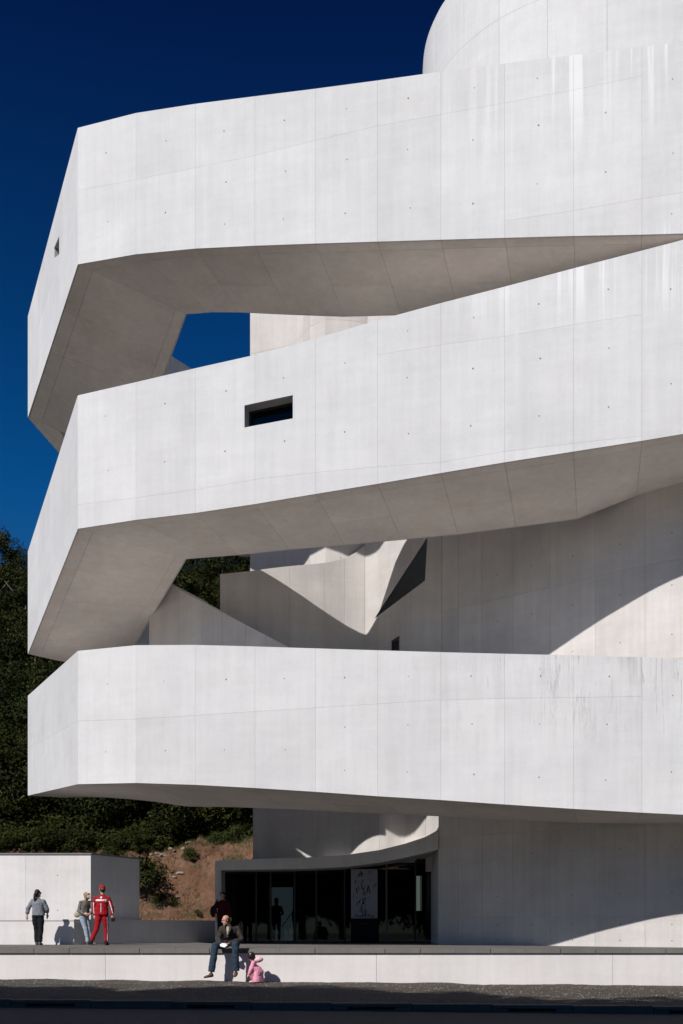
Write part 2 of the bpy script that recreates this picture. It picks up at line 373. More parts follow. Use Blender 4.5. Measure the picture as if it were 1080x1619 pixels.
def ramp(label, top, bot, inner_bot, leg, back, joints, roof_fall=0):
    """one closed corridor: right end -> front corner -> far corner -> back leg to the building"""
    r = empty('ramp', (OUT[0].x, OUT[0].y, 0)); attach(r, mus); r['label'] = label
    g_t = Geo(); S = []      # sections: outer xy, inner xy, z bottom outer, z top outer, z bottom inner, z top inner
    for i in range(len(PXS) - 1, -1, -1):
        d = OUT[i].y; zb = P(0, interp(bot, PXS[i]), d).z; zt = P(0, interp(top, PXS[i]), d).z
        ip = INN[i]; ipx = ip.x * F / ip.y + 540
        zi = P(0, interp(inner_bot, ipx), ip.y).z if ipx <= inner_bot[-1][0] else zb
        S.append([OUT[i], ip, zb, zt, zi, zt - (interp(roof_fall, PXS[i]) if roof_fall else 0), PXS[i]])
    far = leg       # y pixels at the far corner: top, bottom; inner bottom z
    zt_f = P(0, far[0], 39.3).z; zb_f = P(0, far[1], 39.3).z
    for t in (.25, .5, .75):
        o = along(OUT[0], FAR_O, t); n = along(INN[0], FAR_I, t); a = S[len(PXS) - 1]
        S.append([o, n, a[2] + (zb_f - a[2]) * t, a[3] + (zt_f - a[3]) * t, a[4] + (far[2] + EYE - a[4]) * t, a[5] + (back[0] + EYE - a[5]) * t, None])
    S.append([FAR_O, FAR_I, zb_f, zt_f, far[2] + EYE, back[0] + EYE, None])
    for k in range(1, 8):
        s = k * 1.7; o = FAR_O + D2 * s; n = FAR_I + D2 * s
        zt_i = back[0] + (back[1] - back[0]) * min(1, s / 9.0) + EYE; hb = back[0] - far[2]
        zb_i = zt_i - hb + back[2] * s
        S.append([o, n, zb_f + (zb_i - zb_f) * min(1, s / 3) if s < 3 else zb_i, zt_f + (zt_i - zt_f) * min(1, s / 3) if s < 3 else zt_i, zb_i, zt_i, None])
    # core
    vs = []; e = .03
    for o, n, zb, zt, zi, zti, _ in S:
        w = (n - o).normalized() * e
        vs += [Vector((o.x + w.x, o.y + w.y, zb + .12)), Vector((n.x - w.x, n.y - w.y, zi + .12)), Vector((n.x - w.x, n.y - w.y, zti - .004)), Vector((o.x + w.x, o.y + w.y, zt - .004))]
    fs = [(0, 1, 2, 3)]; m_ = len(S)
    for i in range(m_ - 1):
        for k in range(4):
            a = i * 4 + k; b2 = i * 4 + (k + 1) % 4; fs.append((a, a + 4, b2 + 4, b2))
    fs.append(tuple((m_ - 1) * 4 + k for k in (3, 2, 1, 0)))
    # split quads to triangles so the warped soffit stays manifold and flat-faced
    core = mesh_obj('ramp_core', vs, fs, M_JOINT, r); 
    bm = bmesh.new(); bm.from_mesh(core.data); bmesh.ops.triangulate(bm, faces=bm.faces); bmesh.ops.recalc_face_normals(bm, faces=bm.faces); core.data.materials.append(M_SOFFIT)
    for f_ in bm.faces:
        if f_.normal.z > .5: f_.material_index = 1
    bm.to_mesh(core.data); bm.free()
    # cells
    def v3(p, z): return Vector((p.x, p.y, z))
    panels = []
    for i in range(m_ - 1):
        A, B = S[i], S[i + 1]      # A further right / earlier
        # outer face, seen from outside B is left of A on the front
        rows_a = [A[2]]; rows_b = [B[2]]
        for jt in joints:
            if A[6] is not None and B[6] is not None:
                if B[6] >= jt[0][0] - 1 and A[6] <= jt[-1][0] + 1:
                    rows_a.append(P(0, interp(jt, A[6]), A[0].y).z); rows_b.append(P(0, interp(jt, B[6]), B[0].y).z)
            elif jt is joints[0]:
                pa = (P(0, interp(jt, 123), 30).z - S[len(PXS) - 1][2]) / (S[len(PXS) - 1][3] - S[len(PXS) - 1][2])
                rows_a.append(A[2] + (A[3] - A[2]) * pa); rows_b.append(B[2] + (B[3] - B[2]) * pa)
        rows_a.append(A[3]); rows_b.append(B[3])
        if len(rows_a) > 3: rows_a = sorted(rows_a); rows_b = sorted(rows_b)
        leg_split = A[6] is None or B[6] is None
        for k in range(len(rows_a) - 1):
            p = panel_quad(v3(B[0], rows_b[k]), v3(A[0], rows_a[k]), v3(A[0], rows_a[k + 1]), v3(B[0], rows_b[k + 1]), .0018, r, M_WHITE)
            if p: panels.append(p)
            if A[6] is not None and B[6] is not None and A[6] < 1120:
                n_ = (A[0] - B[0]).normalized(); n_ = Vector((n_.y, -n_.x, 0))
                h = (rows_a[k + 1] + rows_b[k + 1]) / 2 - (rows_a[k] + rows_b[k]) / 2
                c0 = (v3(A[0], rows_a[k]) + v3(B[0], rows_b[k])) / 2
                for q in ([.5] if h < 2.3 else [.27, .76]):
                    if h > .9: tie(g_t, c0 + Vector((0, 0, h * q)) + (A[0] - B[0]) * rnd.uniform(-.03, .03), n_, rnd.uniform(.014, .025))
        # inner face
        p = panel_quad(v3(A[1], A[4]), v3(B[1], B[4]), v3(B[1], B[5]), v3(A[1], A[5]), .0018, r, M_WALL)
        if p: panels.append(p)
        # soffit: edge strip and field
        w1 = (A[1] - A[0]).normalized(); w2 = (B[1] - B[0]).normalized()
        oa, ob = v3(A[0], A[2]), v3(B[0], B[2]); ia, ib = v3(A[1], A[4]), v3(B[1], B[4])
        oa = along(oa, ia, .0105); ob = along(ob, ib, .0105); ia = along(oa, ia, .989); ib = along(ob, ib, .989)
        cuts = [0, .1, .55, 1] if (i % 2) else [0, .1, 1]
        if i >= len(PXS) - 1: cuts = [0, .12, .9, 1]
        for t0, t1 in zip(cuts, cuts[1:]):
            a0, a1, b0, b1 = along(oa, ia, t0), along(oa, ia, t1), along(ob, ib, t0), along(ob, ib, t1)
            # two triangles of one slab keep the warped cell true
            p = panel_quad(a0, b0, b1, a1, .0032, r, M_SOFFIT, th=.17)
            if p: panels.append(p)
    tag(g_t.build('tie_holes', M_TIE, r), kind='stuff')
    return r, core, panels

R1 = ramp('uppermost ramp, level rim with deep shaded underside',
    [(123, 202), (215, 178.5), (309, 164), (403, 152), (499, 140), (597, 127), (697, 113), (798, 100), (907, 87), (1015, 74), (1080, 65), (1360, 30)],
    [(123, 418), (215, 402), (250, 397), (309, 393), (403, 388.5), (499, 385), (597, 382), (697, 379), (798, 376), (907, 373), (1015, 371), (1080, 369), (1360, 362)],
    [(280, 498), (295, 497), (345, 493), (375, 494), (460, 498), (546, 501), (603, 503)],
    (500, 660, 17.55), (22.3, 22.1, 0),
    [[(123, 301), (215, 284), (309, 265), (403, 246), (499, 222), (597, 199), (697, 181), (798, 163), (907, 142), (1015, 120), (1080, 107)],
     [(798, 349), (907, 333), (1015, 314), (1080, 303), (1360, 270)]], [(123, 1.8)])
R2 = ramp('middle ramp, climbing to the right, with one narrow window',
    [(123, 625), (215, 604), (309, 582), (403, 561), (499, 535), (597, 506), (697, 479), (798, 453), (907, 424), (1015, 396), (1080, 379), (1360, 305)],
    [(123, 836), (215, 822), (309, 811), (403, 797), (499, 781), (597, 765), (697, 748), (798, 731), (907, 714), (1015, 697), (1080, 686), (1360, 640)],
    [(280, 886), (295, 884), (375, 878), (460, 869), (546, 862), (600, 857), (720, 846), (800, 836), (920, 820)],
    (872, 1034, 10.55), (13.1, 12.2, 0),
    [[(123, 798), (215, 787), (309, 774), (403, 758), (499, 747), (597, 738), (697, 731), (798, 714), (907, 701), (1015, 689)],
     [(597, 561), (697, 545), (798, 532), (907, 513), (1015, 497), (1080, 491)]], [(123, 1.6), (309, 2.1), (345, 2.5), (430, 2.3), (530, .7), (597, 0)])
R3 = ramp('lowest ramp, sinking to the right, with dark water runs',
    [(123, 1029), (215, 1020), (240, 1018), (309, 1019.5), (403, 1022), (499, 1025), (597, 1028), (697, 1031), (798, 1033.5), (907, 1036), (1015, 1039), (1080, 1041), (1360, 1050)],
    [(123, 1240), (215, 1238), (309, 1241), (403, 1246), (499, 1252), (597, 1259), (697, 1265), (798, 1272), (907, 1279), (1015, 1285), (1080, 1288), (1360, 1304)],
    [(280, 1275), (400, 1277), (546, 1284), (700, 1291), (870, 1300), (1080, 1304), (1360, 1315)],
    (1100, 1258, 4.85), (8.6, 9.4, .09),
    [[(123, 1140), (215, 1137), (309, 1131), (403, 1125), (499, 1119), (597, 1113), (697, 1106)],
     [(697, 1107), (798, 1104), (907, 1103), (1015, 1101), (1080, 1098)]], [(123, 0)])

# window in the middle ramp
def face_pt(px, py, inset=0):
    i = max(k for k in range(len(PXS)) if PXS[k] <= px); a, b_ = OUT[i], OUT[i + 1]
    s = (px - 540) / F; t = (s * a.y - a.x) / ((b_.x - a.x) - s * (b_.y - a.y)); p = along(a, b_, t)
    n = (b_ - a).normalized(); n = Vector((-n.y, n.x, 0))
    z = (1467 - py) * p.y / F + EYE
    return Vector((p.x, p.y, z)) + n * inset, n
wq = [(386.5, 676), (463, 661.5), (463, 624.5), (386.5, 641)]
def wpts(ins, q=wq): 
    o = []
    for x, y in q:
        p, n = face_pt(x, y); o.append(p + Vector((.26, .965, 0)) * ins)
    return o
cg = Geo().slab(wpts(-.15), Vector((.26, .965, 0)) * .75)
cut_where([R2[1]] + R2[2], cg)
win = empty('window', wpts(0)[0]); attach(win, mus)
fr = Geo(); q = wpts(.36)
def bar(g, a, b_, w, n):
    d = (b_ - a).normalized(); u = d.cross(n).normalized() * w / 2
    g.slab([a - u, b_ - u, b_ + u, a + u], n * .06)
nn = Vector((.26, .965, 0))
for a, b_ in zip(q, q[1:] + q[:1]): bar(fr, a, b_, .13, nn)
fr.build('window_frame', M_FRAME, win)
Geo().slab(wpts(.40), nn * .02).build('pane', M_GLASSD, win)
Geo().slab(wpts(.50), nn * .02).build('blind', M_ROOM, win)
# small slit window in the left flank of the uppermost ramp
fl = (FAR_O - OUT[0]).normalized(); nf = Vector((fl.y, -fl.x, 0))
if nf.x > 0: nf = -nf
def leg_pt(px, py):
    s = (px - 540) / F; a, b_ = OUT[0], FAR_O; t = (s * a.y - a.x) / ((b_.x - a.x) - s * (b_.y - a.y)); p = along(a, b_, t)
    return Vector((p.x, p.y, (1467 - py) * p.y / F + EYE))
q = [leg_pt(85.5, 408), leg_pt(93.5, 402), leg_pt(93.5, 373), leg_pt(85.5, 392)]
cut_where([R1[1]] + R1[2], Geo().slab([p + nf * .2 for p in q], -nf * .9))
win2 = empty('window', q[0]); attach(win2, mus)
Geo().slab([p - nf * .5 for p in q], -nf * .03).build('pane', M_GLASSD, win2)

# ------------------------------------------------------------------ curved walls behind the ramps
def curved_wall(label, plan, stations, z0, z1s, rows, mat, thick=.5, ties=True):
    """plan: (px, depth) table; stations: px of the vertical joints; z1s: px -> top height table"""
    w = empty('curved_wall', (XY(stations[0], sinterp(plan, stations[0]))[0], sinterp(plan, stations[0]), 0)); attach(w, mus); w['label'] = label
    SUB = 4; fine = []
    for p, q in zip(stations, stations[1:]): fine += [p + (q - p) * k / SUB for k in range(SUB)]
    fine.append(stations[-1])
    pts = [Vector((*XY(p, sinterp(plan, p)), 0)) for p in fine]; nrm = []
    for i in range(len(pts)):
        t = (pts[min(i + 1, len(pts) - 1)] - pts[max(i - 1, 0)]).normalized(); nrm.append(Vector((-t.y, t.x, 0)))
    tops = [interp(z1s, p) for p in fine]
    vs = []
    for i, p in enumerate(pts):
        n = nrm[i]; f_ = p + n * .03; b_ = p + n * thick
        vs += [(f_.x, f_.y, z0), (b_.x, b_.y, z0), (b_.x, b_.y, tops[i] - .003), (f_.x, f_.y, tops[i] - .003)]
    fs = [(0, 1, 2, 3)]; m_ = len(pts)
    for i in range(m_ - 1):
        for k in range(4): a = i * 4 + k; b2 = i * 4 + (k + 1) % 4; fs.append((a, a + 4, b2 + 4, b2))
    fs.append(tuple((m_ - 1) * 4 + k for k in (3, 2, 1, 0)))
    core = mesh_obj('wall_core', vs, fs, M_JOINT, w)
    bm = bmesh.new(); bm.from_mesh(core.data); bmesh.ops.triangulate(bm, faces=bm.faces); bmesh.ops.recalc_face_normals(bm, faces=bm.faces); bm.to_mesh(core.data); bm.free()
    pan = []; gt = Geo(); g_ = .0025
    for i in range(len(stations) - 1):
        i0 = i * SUB; seg = list(range(i0, i0 + SUB + 1)); lowt = min(tops[j] for j in seg)
        lv = [z0] + [z for z in rows if z < lowt - .3] + [None]
        for k in range(len(lv) - 1):
            vs = []
            for c_, j in enumerate(seg):
                t = Vector((nrm[j].y, -nrm[j].x, 0)); p = pts[j] + t * (g_ if c_ == 0 else (-g_ if c_ == SUB else 0)); n = nrm[j]
                hi = tops[j] if lv[k + 1] is None else lv[k + 1]
                vs += [(p.x, p.y, lv[k] + g_), (p.x, p.y, hi - (g_ if lv[k + 1] is not None else 0)), (p.x + n.x * TH, p.y + n.y * TH, hi - (g_ if lv[k + 1] is not None else 0)), (p.x + n.x * TH, p.y + n.y * TH, lv[k] + g_)]
            fs = [(0, 1, 2, 3)]
            for c_ in range(SUB):
                for e_ in range(4): a = c_ * 4 + e_; b2 = c_ * 4 + (e_ + 1) % 4; fs.append((a, a + 4, b2 + 4, b2))
            fs.append(tuple(SUB * 4 + e_ for e_ in (3, 2, 1, 0)))
            o = mesh_obj('panel', vs, fs, mat, w, True); fix_normals(o); o.data.set_sharp_from_angle(angle=R(35)); pan.append(o)
            if ties:
                j = seg[SUB // 2]; hi = tops[j] if lv[k + 1] is None else lv[k + 1]
                if (pts[seg[-1]] - pts[seg[0]]).length > 1.0:
                    for q in (.25, .75): tie(gt, pts[j] + Vector((0, 0, lv[k] + (hi - lv[k]) * q)), -nrm[j], .02)
    if gt.v: tag(gt.build('tie_holes', M_TIE, w), kind='stuff')
    # end pieces where the core shows
    for i, s in ((0, -1), (len(pts) - 1, 1)):
        p, n = pts[i], nrm[i]; t = Vector((n.y, -n.x, 0)) * s
        a = p + t * .002; b_ = p + n * thick + t * .002; zt = tops[i]
        Geo().slab([(b_.x, b_.y, z0), (a.x, a.y, z0), (a.x, a.y, zt), (b_.x, b_.y, zt)] if s < 0 else [(a.x, a.y, z0), (b_.x, b_.y, z0), (b_.x, b_.y, zt), (a.x, a.y, zt)], -t * .0015).build('wall_end', mat, w)
    return w, core, pan

MAIN = [(348, 33.75), (400, 33.85), (432, 34.0), (470, 34.25), (500, 34.5), (545, 34.85), (563, 34.95), (577, 35.0), (590, 34.85), (600, 34.65), (625, 33.85), (645, 33.5), (665, 33.3), (700, 33.1), (780, 32.0), (865, 30.85), (970, 29.5), (1080, 28.4), (1360, 26.6)]
def rimz(px, py): return (1467 - py) * interp(MAIN, px) / F + EYE
STEP = [699, 725, 762, 811, 870, 941, 1020, 1105, 1200, 1340]
wm = curved_wall('tall curved wall on the right', MAIN, STEP, 5.9, [(590, 24.5), (1360, 24.5)], [8.9, 11.6, 14.6, 18, 21], M_WALL)
wc = curved_wall('sharply curved wall beside the dark wedge', MAIN, [577, 600, 650, 698.6], 9.6, [(577, rimz(577, 862)), (582, 24.5), (700, 24.5)], [14.9, 18, 21], M_WALL, ties=False)
wr = curved_wall('lower right wall with the sunlit corner', MAIN, [693.5, 725, 763, 811, 870, 941, 1020, 1105, 1200, 1340], TZ - .05, [(590, 5.9), (1360, 5.9)], [TZ + .85, TZ + 3.4], M_WALL)
RIM = [(348, rimz(348, 908)), (400, rimz(400, 902.5)), (432, rimz(432, 898)), (495, rimz(495, 892)), (520, rimz(520, 889)), (545, rimz(545, 883)), (563, rimz(563, 873)), (577, rimz(577, 862))]
wb = curved_wall('curved parapet wall in the bay', MAIN, [348, 402, 458, 512, 545, 576.7], 9.95, RIM, [], M_WALL, .16, ties=False)
wa = curved_wall('set back wall behind the bay', [(395, 37.2), (470, 36.4), (497, 35.25), (545, 35.12), (600, 35.4)], [395.5, 490, 588], 10.2, [(300, 27.5), (700, 27.5)], [11, 15, 18.6, 22], M_WALL, .6)
BAY = [(400, 39.3), (500, 39.0), (545, 38.1), (575, 37.3), (605, 36.95), (635, 37.15), (655, 36.9), (672, 36.35)]
wl = curved_wall('shaded wall above the entrance canopy', BAY, [400, 443, 500, 556, 600, 640, 672], 3.96, [(400, 7.6), (700, 7.6)], [], M_WALL)
jx = XY(672, 36.35)[0]; jx2 = XY(706, 34.7)[0]
jam = empty('jamb_wall', (jx, 36.35, 3.96)); attach(jam, mus)
for k in range(3):
    a0 = along(Vector((jx + .02, 36.35, 0)), Vector((jx2, 34.7, 0)), k / 3 + .0005); a1 = along(Vector((jx + .02, 36.35, 0)), Vector((jx2, 34.7, 0)), (k + 1) / 3 - .0005)
    Geo().slab([Vector((a0.x, a0.y, 3.5)), Vector((a1.x, a1.y, 3.5)), Vector((a1.x, a1.y, 6.6)), Vector((a0.x, a0.y, 6.6))], Vector((.1, 0, 0))).build('panel', M_WALL, jam)
# dark wedge shaped recess, small square window in the tall wall
def way(q, depth, back=.6):
    a = [P(x, y, d - back) for x, y, d in q]; return a, Vector((.1, 1, 0)) * depth
tri = [(592, 978, 33.4), (672, 918, 32.8), (676, 849, 32.8)]
vs = [P(x, y, d) for x, y, d in ((592, 978, 31.5), (672, 918, 31.5), (676, 849, 31.5))]; dv = [(v - cam.location) * .14 for v in vs]
cg = Geo().add(vs + [v + w_ for v, w_ in zip(vs, dv)], [(0, 1, 2), (5, 4, 3), (0, 3, 4, 1), (1, 4, 5, 2), (2, 5, 3, 0)])
for W in (wc,): cut_where([W[1]] + W[2], cg)
rec = Geo().add([P(589, 992, 35.9), P(700, 925, 35.2), P(700, 835, 35.2), P(589, 835, 35.9)], [(0, 1, 2, 3)]).build('recess_back', plain('recess_lining', (.42, .40, .34), .9, .1), mus)
q = [P(620.5, 1029, 33.1), P(633, 1029, 33.1), P(633, 996, 33.1), P(620.5, 1000, 33.1)]
cut_where([wc[1]] + wc[2], Geo().slab(q, Vector((.05, 3, 0))))
win3 = empty('window', P(621, 1027, 34.5)); attach(win3, mus)
Geo().slab([P(619, 1029, 34.4), P(634.5, 1029, 34.3), P(634.5, 994, 34.3), P(619, 994, 34.4)], Vector((0, .02, 0))).build('pane', plain('grey_shutter', (.16, .155, .15), .8, .1), win3)

# slanting parapet of the return flight, seen through the lower gap
SL = empty('slanting_parapet', P(350, 1020, 34.5)); attach(SL, mus)
sx_ = [236, 285, 318, 352, 388, 420, 456]; sdp = lambda x: interp([(236, 36.4), (325, 33.1), (350, 32.7), (456, 32.35)], x)
sy_ = lambda x: 907 + (x - 236) * (1023 - 907) / 220 if x < 456 else 1023
for a_, b_ in zip(sx_, sx_[1:]):
    A0, A1 = P(a_, sy_(a_), sdp(a_)), P(b_, sy_(b_), sdp(b_)); 
    panel_quad((A0.x, A0.y, 9.2), (A1.x, A1.y, 9.2), A1, A0, .003, SL, M_WALL, th=.25)

# upper drum at the top right
DR = [(670, 113), (672, 86), (678, 58), (690, 28), (706, 0), (735, -35), (790, -80), (866, -118), (960, -150), (1080, -170), (1250, -185)]
zd = 28.5
drum = empty('upper_drum', (*XY(800, 33), 20)); attach(drum, mus)
dp = [Vector((*XY(x, zd * F / (1467 - y)), 0)) for x, y in DR]
vs = []; fs = []
for p in dp: vs += [(p.x, p.y, 20), (p.x, p.y, zd + EYE)]
n0 = len(dp)
for k, p in enumerate(dp): q_ = p + Vector((.6 if k else .05, .3 if k else 3.0, 0)) * (1 if k else 1); vs += [(q_.x + 1.5, q_.y + 2.5, 20), (q_.x + 1.5, q_.y + 2.5, zd + EYE)]
Wm = 2 * n0
for i in range(n0 - 1):
    a = 2 * i; fs += [(a, a + 2, a + 3, a + 1), (a + 1, a + 3, a + 3 + Wm, a + 1 + Wm), (a + Wm, a + 1 + Wm, a + 3 + Wm, a + 2 + Wm), (a, a + Wm, a + 2 + Wm, a + 2)]
fs += [(0, 1, 1 + Wm, Wm), (Wm - 2, 2 * Wm - 2, 2 * Wm - 1, Wm - 1)]
# a smooth outer skin in narrow boards behind wide panels
dcore = mesh_obj('drum_core', vs, fs, M_JOINT, drum); fix_normals(dcore)
def smooth_path(pts, n):
    out = []
    for i in range(len(pts) - 1):
        p0 = pts[max(i - 1, 0)]; p1 = pts[i]; p2 = pts[i + 1]; p3 = pts[min(i + 2, len(pts) - 1)]
        for k in range(n):
            t = k / n; out.append(.5 * ((2 * p1) + (p2 - p0) * t + (2 * p0 - 5 * p1 + 4 * p2 - p3) * t * t + (3 * p1 - p0 - 3 * p2 + p3) * t ** 3))
    return out + [pts[-1]]
sp = smooth_path(dp, 4)
def drum_panel(i0, i1, za, zb):
    seg = sp[i0:i1 + 1]; g = Geo(); vs = []; ins = .03
    for j, p in enumerate(seg):
        t = (sp[min(i0 + j + 1, len(sp) - 1)] - sp[max(i0 + j - 1, 0)]).normalized(); n = Vector((t.y, -t.x, 0))
        s = (.003 if j == 0 else (-.003 if j == len(seg) - 1 else 0)); p = p + t * s + n * .035
        vs += [(p.x, p.y, za + .003), (p.x, p.y, zb - .003), (p.x - n.x * ins, p.y - n.y * ins, zb - .003), (p.x - n.x * ins, p.y - n.y * ins, za + .003)]
    fs = [(3, 2, 1, 0)]
    for j in range(len(seg) - 1):
        for k in range(4): a = j * 4 + k; b_ = j * 4 + (k + 1) % 4; fs.append((a, b_, b_ + 4, a + 4))
    e = (len(seg) - 1) * 4; fs.append((e, e + 1, e + 2, e + 3))
    o = mesh_obj('panel', vs, fs, M_WHITE, drum); fix_normals(o); return o
cuts = [0, 4, 12, 20, 24, 28, 32, 36, 40]; dpan = []
for a, b_ in zip(cuts, cuts[1:]):
    for za, zb in ((20.02, 25.2), (25.2, 28.0), (28.0, zd + EYE)): dpan.append(drum_panel(a, b_, za, zb))
qa, qb = P(808, 93, 28.5), P(866, 44, 28.5)
cut_where(dpan, Geo().slab([qa, P(866.5, 47.0, 28.5), qb, P(808, 90, 28.5)], Vector((0, 5, 0))))

# ------------------------------------------------------------------ entrance
CT = [(340, 1361), (400, 1358.5), (480, 1356), (545, 1352), (600, 1344), (640, 1334), (672, 1323.5), (693, 1312)]
CB = [(340, 1376), (400, 1375), (480, 1374), (545, 1371), (600, 1364), (640, 1356), (672, 1348.5), (693, 1343)]
CD = [(340, 35.7), (400, 35.6), (480, 35.45), (545, 35.2), (600, 34.7), (640, 34.1), (672, 33.6), (693, 33.12)]
ent = empty('entrance', (*XY(520, 35), TZ)); attach(ent, mus)
st = [340, 370, 400, 440, 480, 513, 545, 573, 600, 620, 640, 656, 672, 693]; vs = []; fs = []
for x in st:
    d = interp(CD, x); a = P(x, interp(CT, x), d); b_ = P(x, interp(CB, x), d)
    vs += [b_, a, a + Vector((.02, 38.7 - d, 0)), b_ + Vector((.02, 38.7 - d, 0))]
fs = [(3, 2, 1, 0)]
for j in range(len(st) - 1):
    for k in range(4): a = j * 4 + k; b_ = j * 4 + (k + 1) % 4; fs.append((a, b_, b_ + 4, a + 4))
e = (len(st) - 1) * 4; fs.append((e, e + 1, e + 2, e + 3))
can = mesh_obj('canopy', vs, fs, M_WALL, ent); fix_normals(can)
zc = P(340, 1376, 35.7).z
x0 = XY(340, 35.7)[0]; x1 = XY(349.5, 35.7)[0]
Geo().box((x0, 35.7, TZ), (x1, 45, zc - .002)).build('side_wall', M_WALL, ent)
# room behind
rx1 = XY(693, 33.3)[0]
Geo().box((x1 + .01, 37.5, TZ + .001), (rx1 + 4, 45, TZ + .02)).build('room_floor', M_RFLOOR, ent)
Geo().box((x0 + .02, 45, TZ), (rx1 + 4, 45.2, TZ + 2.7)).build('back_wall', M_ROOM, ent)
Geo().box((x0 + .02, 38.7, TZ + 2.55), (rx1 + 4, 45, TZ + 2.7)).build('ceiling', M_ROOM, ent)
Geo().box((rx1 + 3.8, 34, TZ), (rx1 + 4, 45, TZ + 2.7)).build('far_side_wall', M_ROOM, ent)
# glazing line: vertical mullions, glass panes between them, a transom at the right
GL = [(350, 37.0), (700, 36.3)]
def gp(px, z): d = interp(GL, px); return Vector((*XY(px, d), z))
mx = [405, 428, 466, 500, 545, 611, 657]
for x in mx:
    p = gp(x, TZ); w = .05 if x != 611 else .06
    Geo().box((p.x - w / 2, p.y - .06, TZ), (p.x + w / 2, p.y + .06, TZ + interp([(350, 2.6), (600, 2.7), (700, 3.0)], x))).build('mullion', M_FRAME if x != 611 else plain('grey_post', (.12, .12, .12), .5, .5), ent)
for a, b_ in zip([350] + mx, mx + [715]):
    pa, pb = gp(a, TZ + .05), gp(b_, TZ + .05)
    pa.x += .03; pb.x -= .03
    gh = interp([(350, 2.62), (600, 2.72), (700, 3.0)], a)
    up = Vector((0, 0, gh))
    Geo().slab([pa, pb, pb + up, pa + up], Vector((0, .012, 0))).build('glass_pane', M_GLASS, ent)
    Geo().box((pa.x, min(pa.y, pb.y) - .03, TZ), (pb.x, max(pa.y, pb.y) + .03, TZ + .05)).build('threshold', M_FRAME, ent)
pa, pb = gp(630, TZ + 2.62), gp(715, TZ + 2.62)
Geo().slab([pa, pb, pb + Vector((0, 0, .07)), pa + Vector((0, 0, .07))], Vector((0, .08, 0))).build('transom', M_FRAME, ent)
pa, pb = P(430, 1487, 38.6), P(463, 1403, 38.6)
Geo().box((pa.x, 38.6, pa.z), (pb.x, 38.64, pb.z)).build('glowing_pane', emis('painted_back_daylight', (.42, .52, .62), .32), ent)  # the pane's glow paints in daylight from the back of the room
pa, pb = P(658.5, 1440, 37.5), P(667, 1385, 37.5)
o = Geo().box((pa.x, 37.5, pa.z), (pb.x - .07, 37.6, pb.z)).build('glow_strip', emis('painted_glow', (.8, .85, .75), 1.1), ent); o['label'] = 'narrow upright glowing strip added as a bright streak'  # added glowing strip paints a bright streak in the glass, no lamp fixture
Geo().box((pb.x - .065, 37.5, pa.z), (pb.x, 37.6, pb.z)).build('glow_strip_side', emis('painted_glow_side', (.6, .65, .55), .4), ent)  # dimmer glowing edge of the same painted streak
Geo().slab([Vector((XY(693.5, 33.5)[0], 33.7, TZ)), Vector((XY(693.5, 33.5)[0], 38.4, TZ)), Vector((XY(693.5, 33.5)[0], 38.4, 4.4)), Vector((XY(693.5, 33.5)[0], 33.7, 4.4))], Vector((.2, 0, 0))).build('return_wall', M_WALL, ent)
# banner hung behind the glass
bq = [P(555, 1495, 36.15), P(597, 1495, 36.15), P(597, 1374, 36.15), P(555, 1376, 36.15)]
zs = P(0, 1452, 36.15).z
banner = empty('exhibition_banner', bq[0], 'tall grey and black banner with an ink drawing hanging behind the entrance glass', 'banner')
m, nt, b = new_mat('banner_paper')
b.inputs['Base Color'].default_value = (.30, .31, .34, 1); b.inputs['Roughness'].default_value = .7; b.inputs['Emission Color'].default_value = (.5, .52, .56, 1); b.inputs['Emission Strength'].default_value = 0
Geo().box((bq[0].x, 36.15, zs), (bq[1].x, 36.17, bq[2].z)).build('paper', m, banner)
M_INK = plain('black_ink', (.01, .01, .012), .8, .1)
Geo().box((bq[0].x, 36.151, bq[0].z + .1), (bq[1].x, 36.169, zs - .002)).build('black_foot', M_INK, banner)
g = Geo(); r_ = random.Random(11); W_ = bq[1].x - bq[0].x; H_ = bq[2].z - zs
for i in range(46):
    u = .5 + r_.gauss(0, .16); v_ = r_.uniform(.08, .92); u += (v_ - .5) * .12; L_ = r_.uniform(.05, .28); an = r_.gauss(1.45, .38) * r_.choice((1, -1)); w = r_.uniform(.006, .024)
    p0 = Vector((bq[0].x + u * W_, 36.146, zs + v_ * H_)); p1 = p0 + Vector((math.cos(an) * L_, 0, math.sin(an) * L_))
    p1.x = min(max(p1.x, bq[0].x + .04), bq[1].x - .04); p1.z = min(max(p1.z, zs + .08), bq[2].z - .05); dd = (p1 - p0)
    if dd.length < .02: continue
    dd.normalize(); nn_ = Vector((-dd.z, 0, dd.x)) * w; k = i * .0001
    g.add([p0 - nn_ * .4, p1 - nn_, p1 + nn_ * .3, p0 + nn_], [(0, 1, 2, 3)]); 
    for q_ in g.v[-4:]: q_.y -= k
tag(g.build('ink_drawing', M_INK, banner), kind='stuff')
def text(name, s, size, loc, mat, parent, rot=(R(90), 0, 0), align='CENTER', extr=.002):
    cu = bpy.data.curves.new(name, 'FONT'); cu.body = s; cu.size = size; cu.align_x = align; cu.extrude = extr
    o = bpy.data.objects.new(name, cu); COL.objects.link(o); o.location = loc; o.rotation_euler = rot
    bpy.context.view_layer.update(); me = bpy.data.meshes.new_from_object(o.evaluated_get(bpy.context.evaluated_depsgraph_get()))
    mw = o.matrix_world.copy(); bpy.data.objects.remove(o); me.transform(mw); me.materials.clear(); me.materials.append(mat)
    o = bpy.data.objects.new(name, me); COL.objects.link(o); attach(o, parent); return o
text('lettering', 'Álvaro Siza', .155, ((bq[0].x + bq[1].x) / 2, 36.142, zs + .035), M_INK, banner)
text('small_print', 'exposição', .07, ((bq[0].x + bq[1].x) / 2, 36.142, zs - .2), plain('grey_ink', (.1, .1, .1), .8, .1), banner)
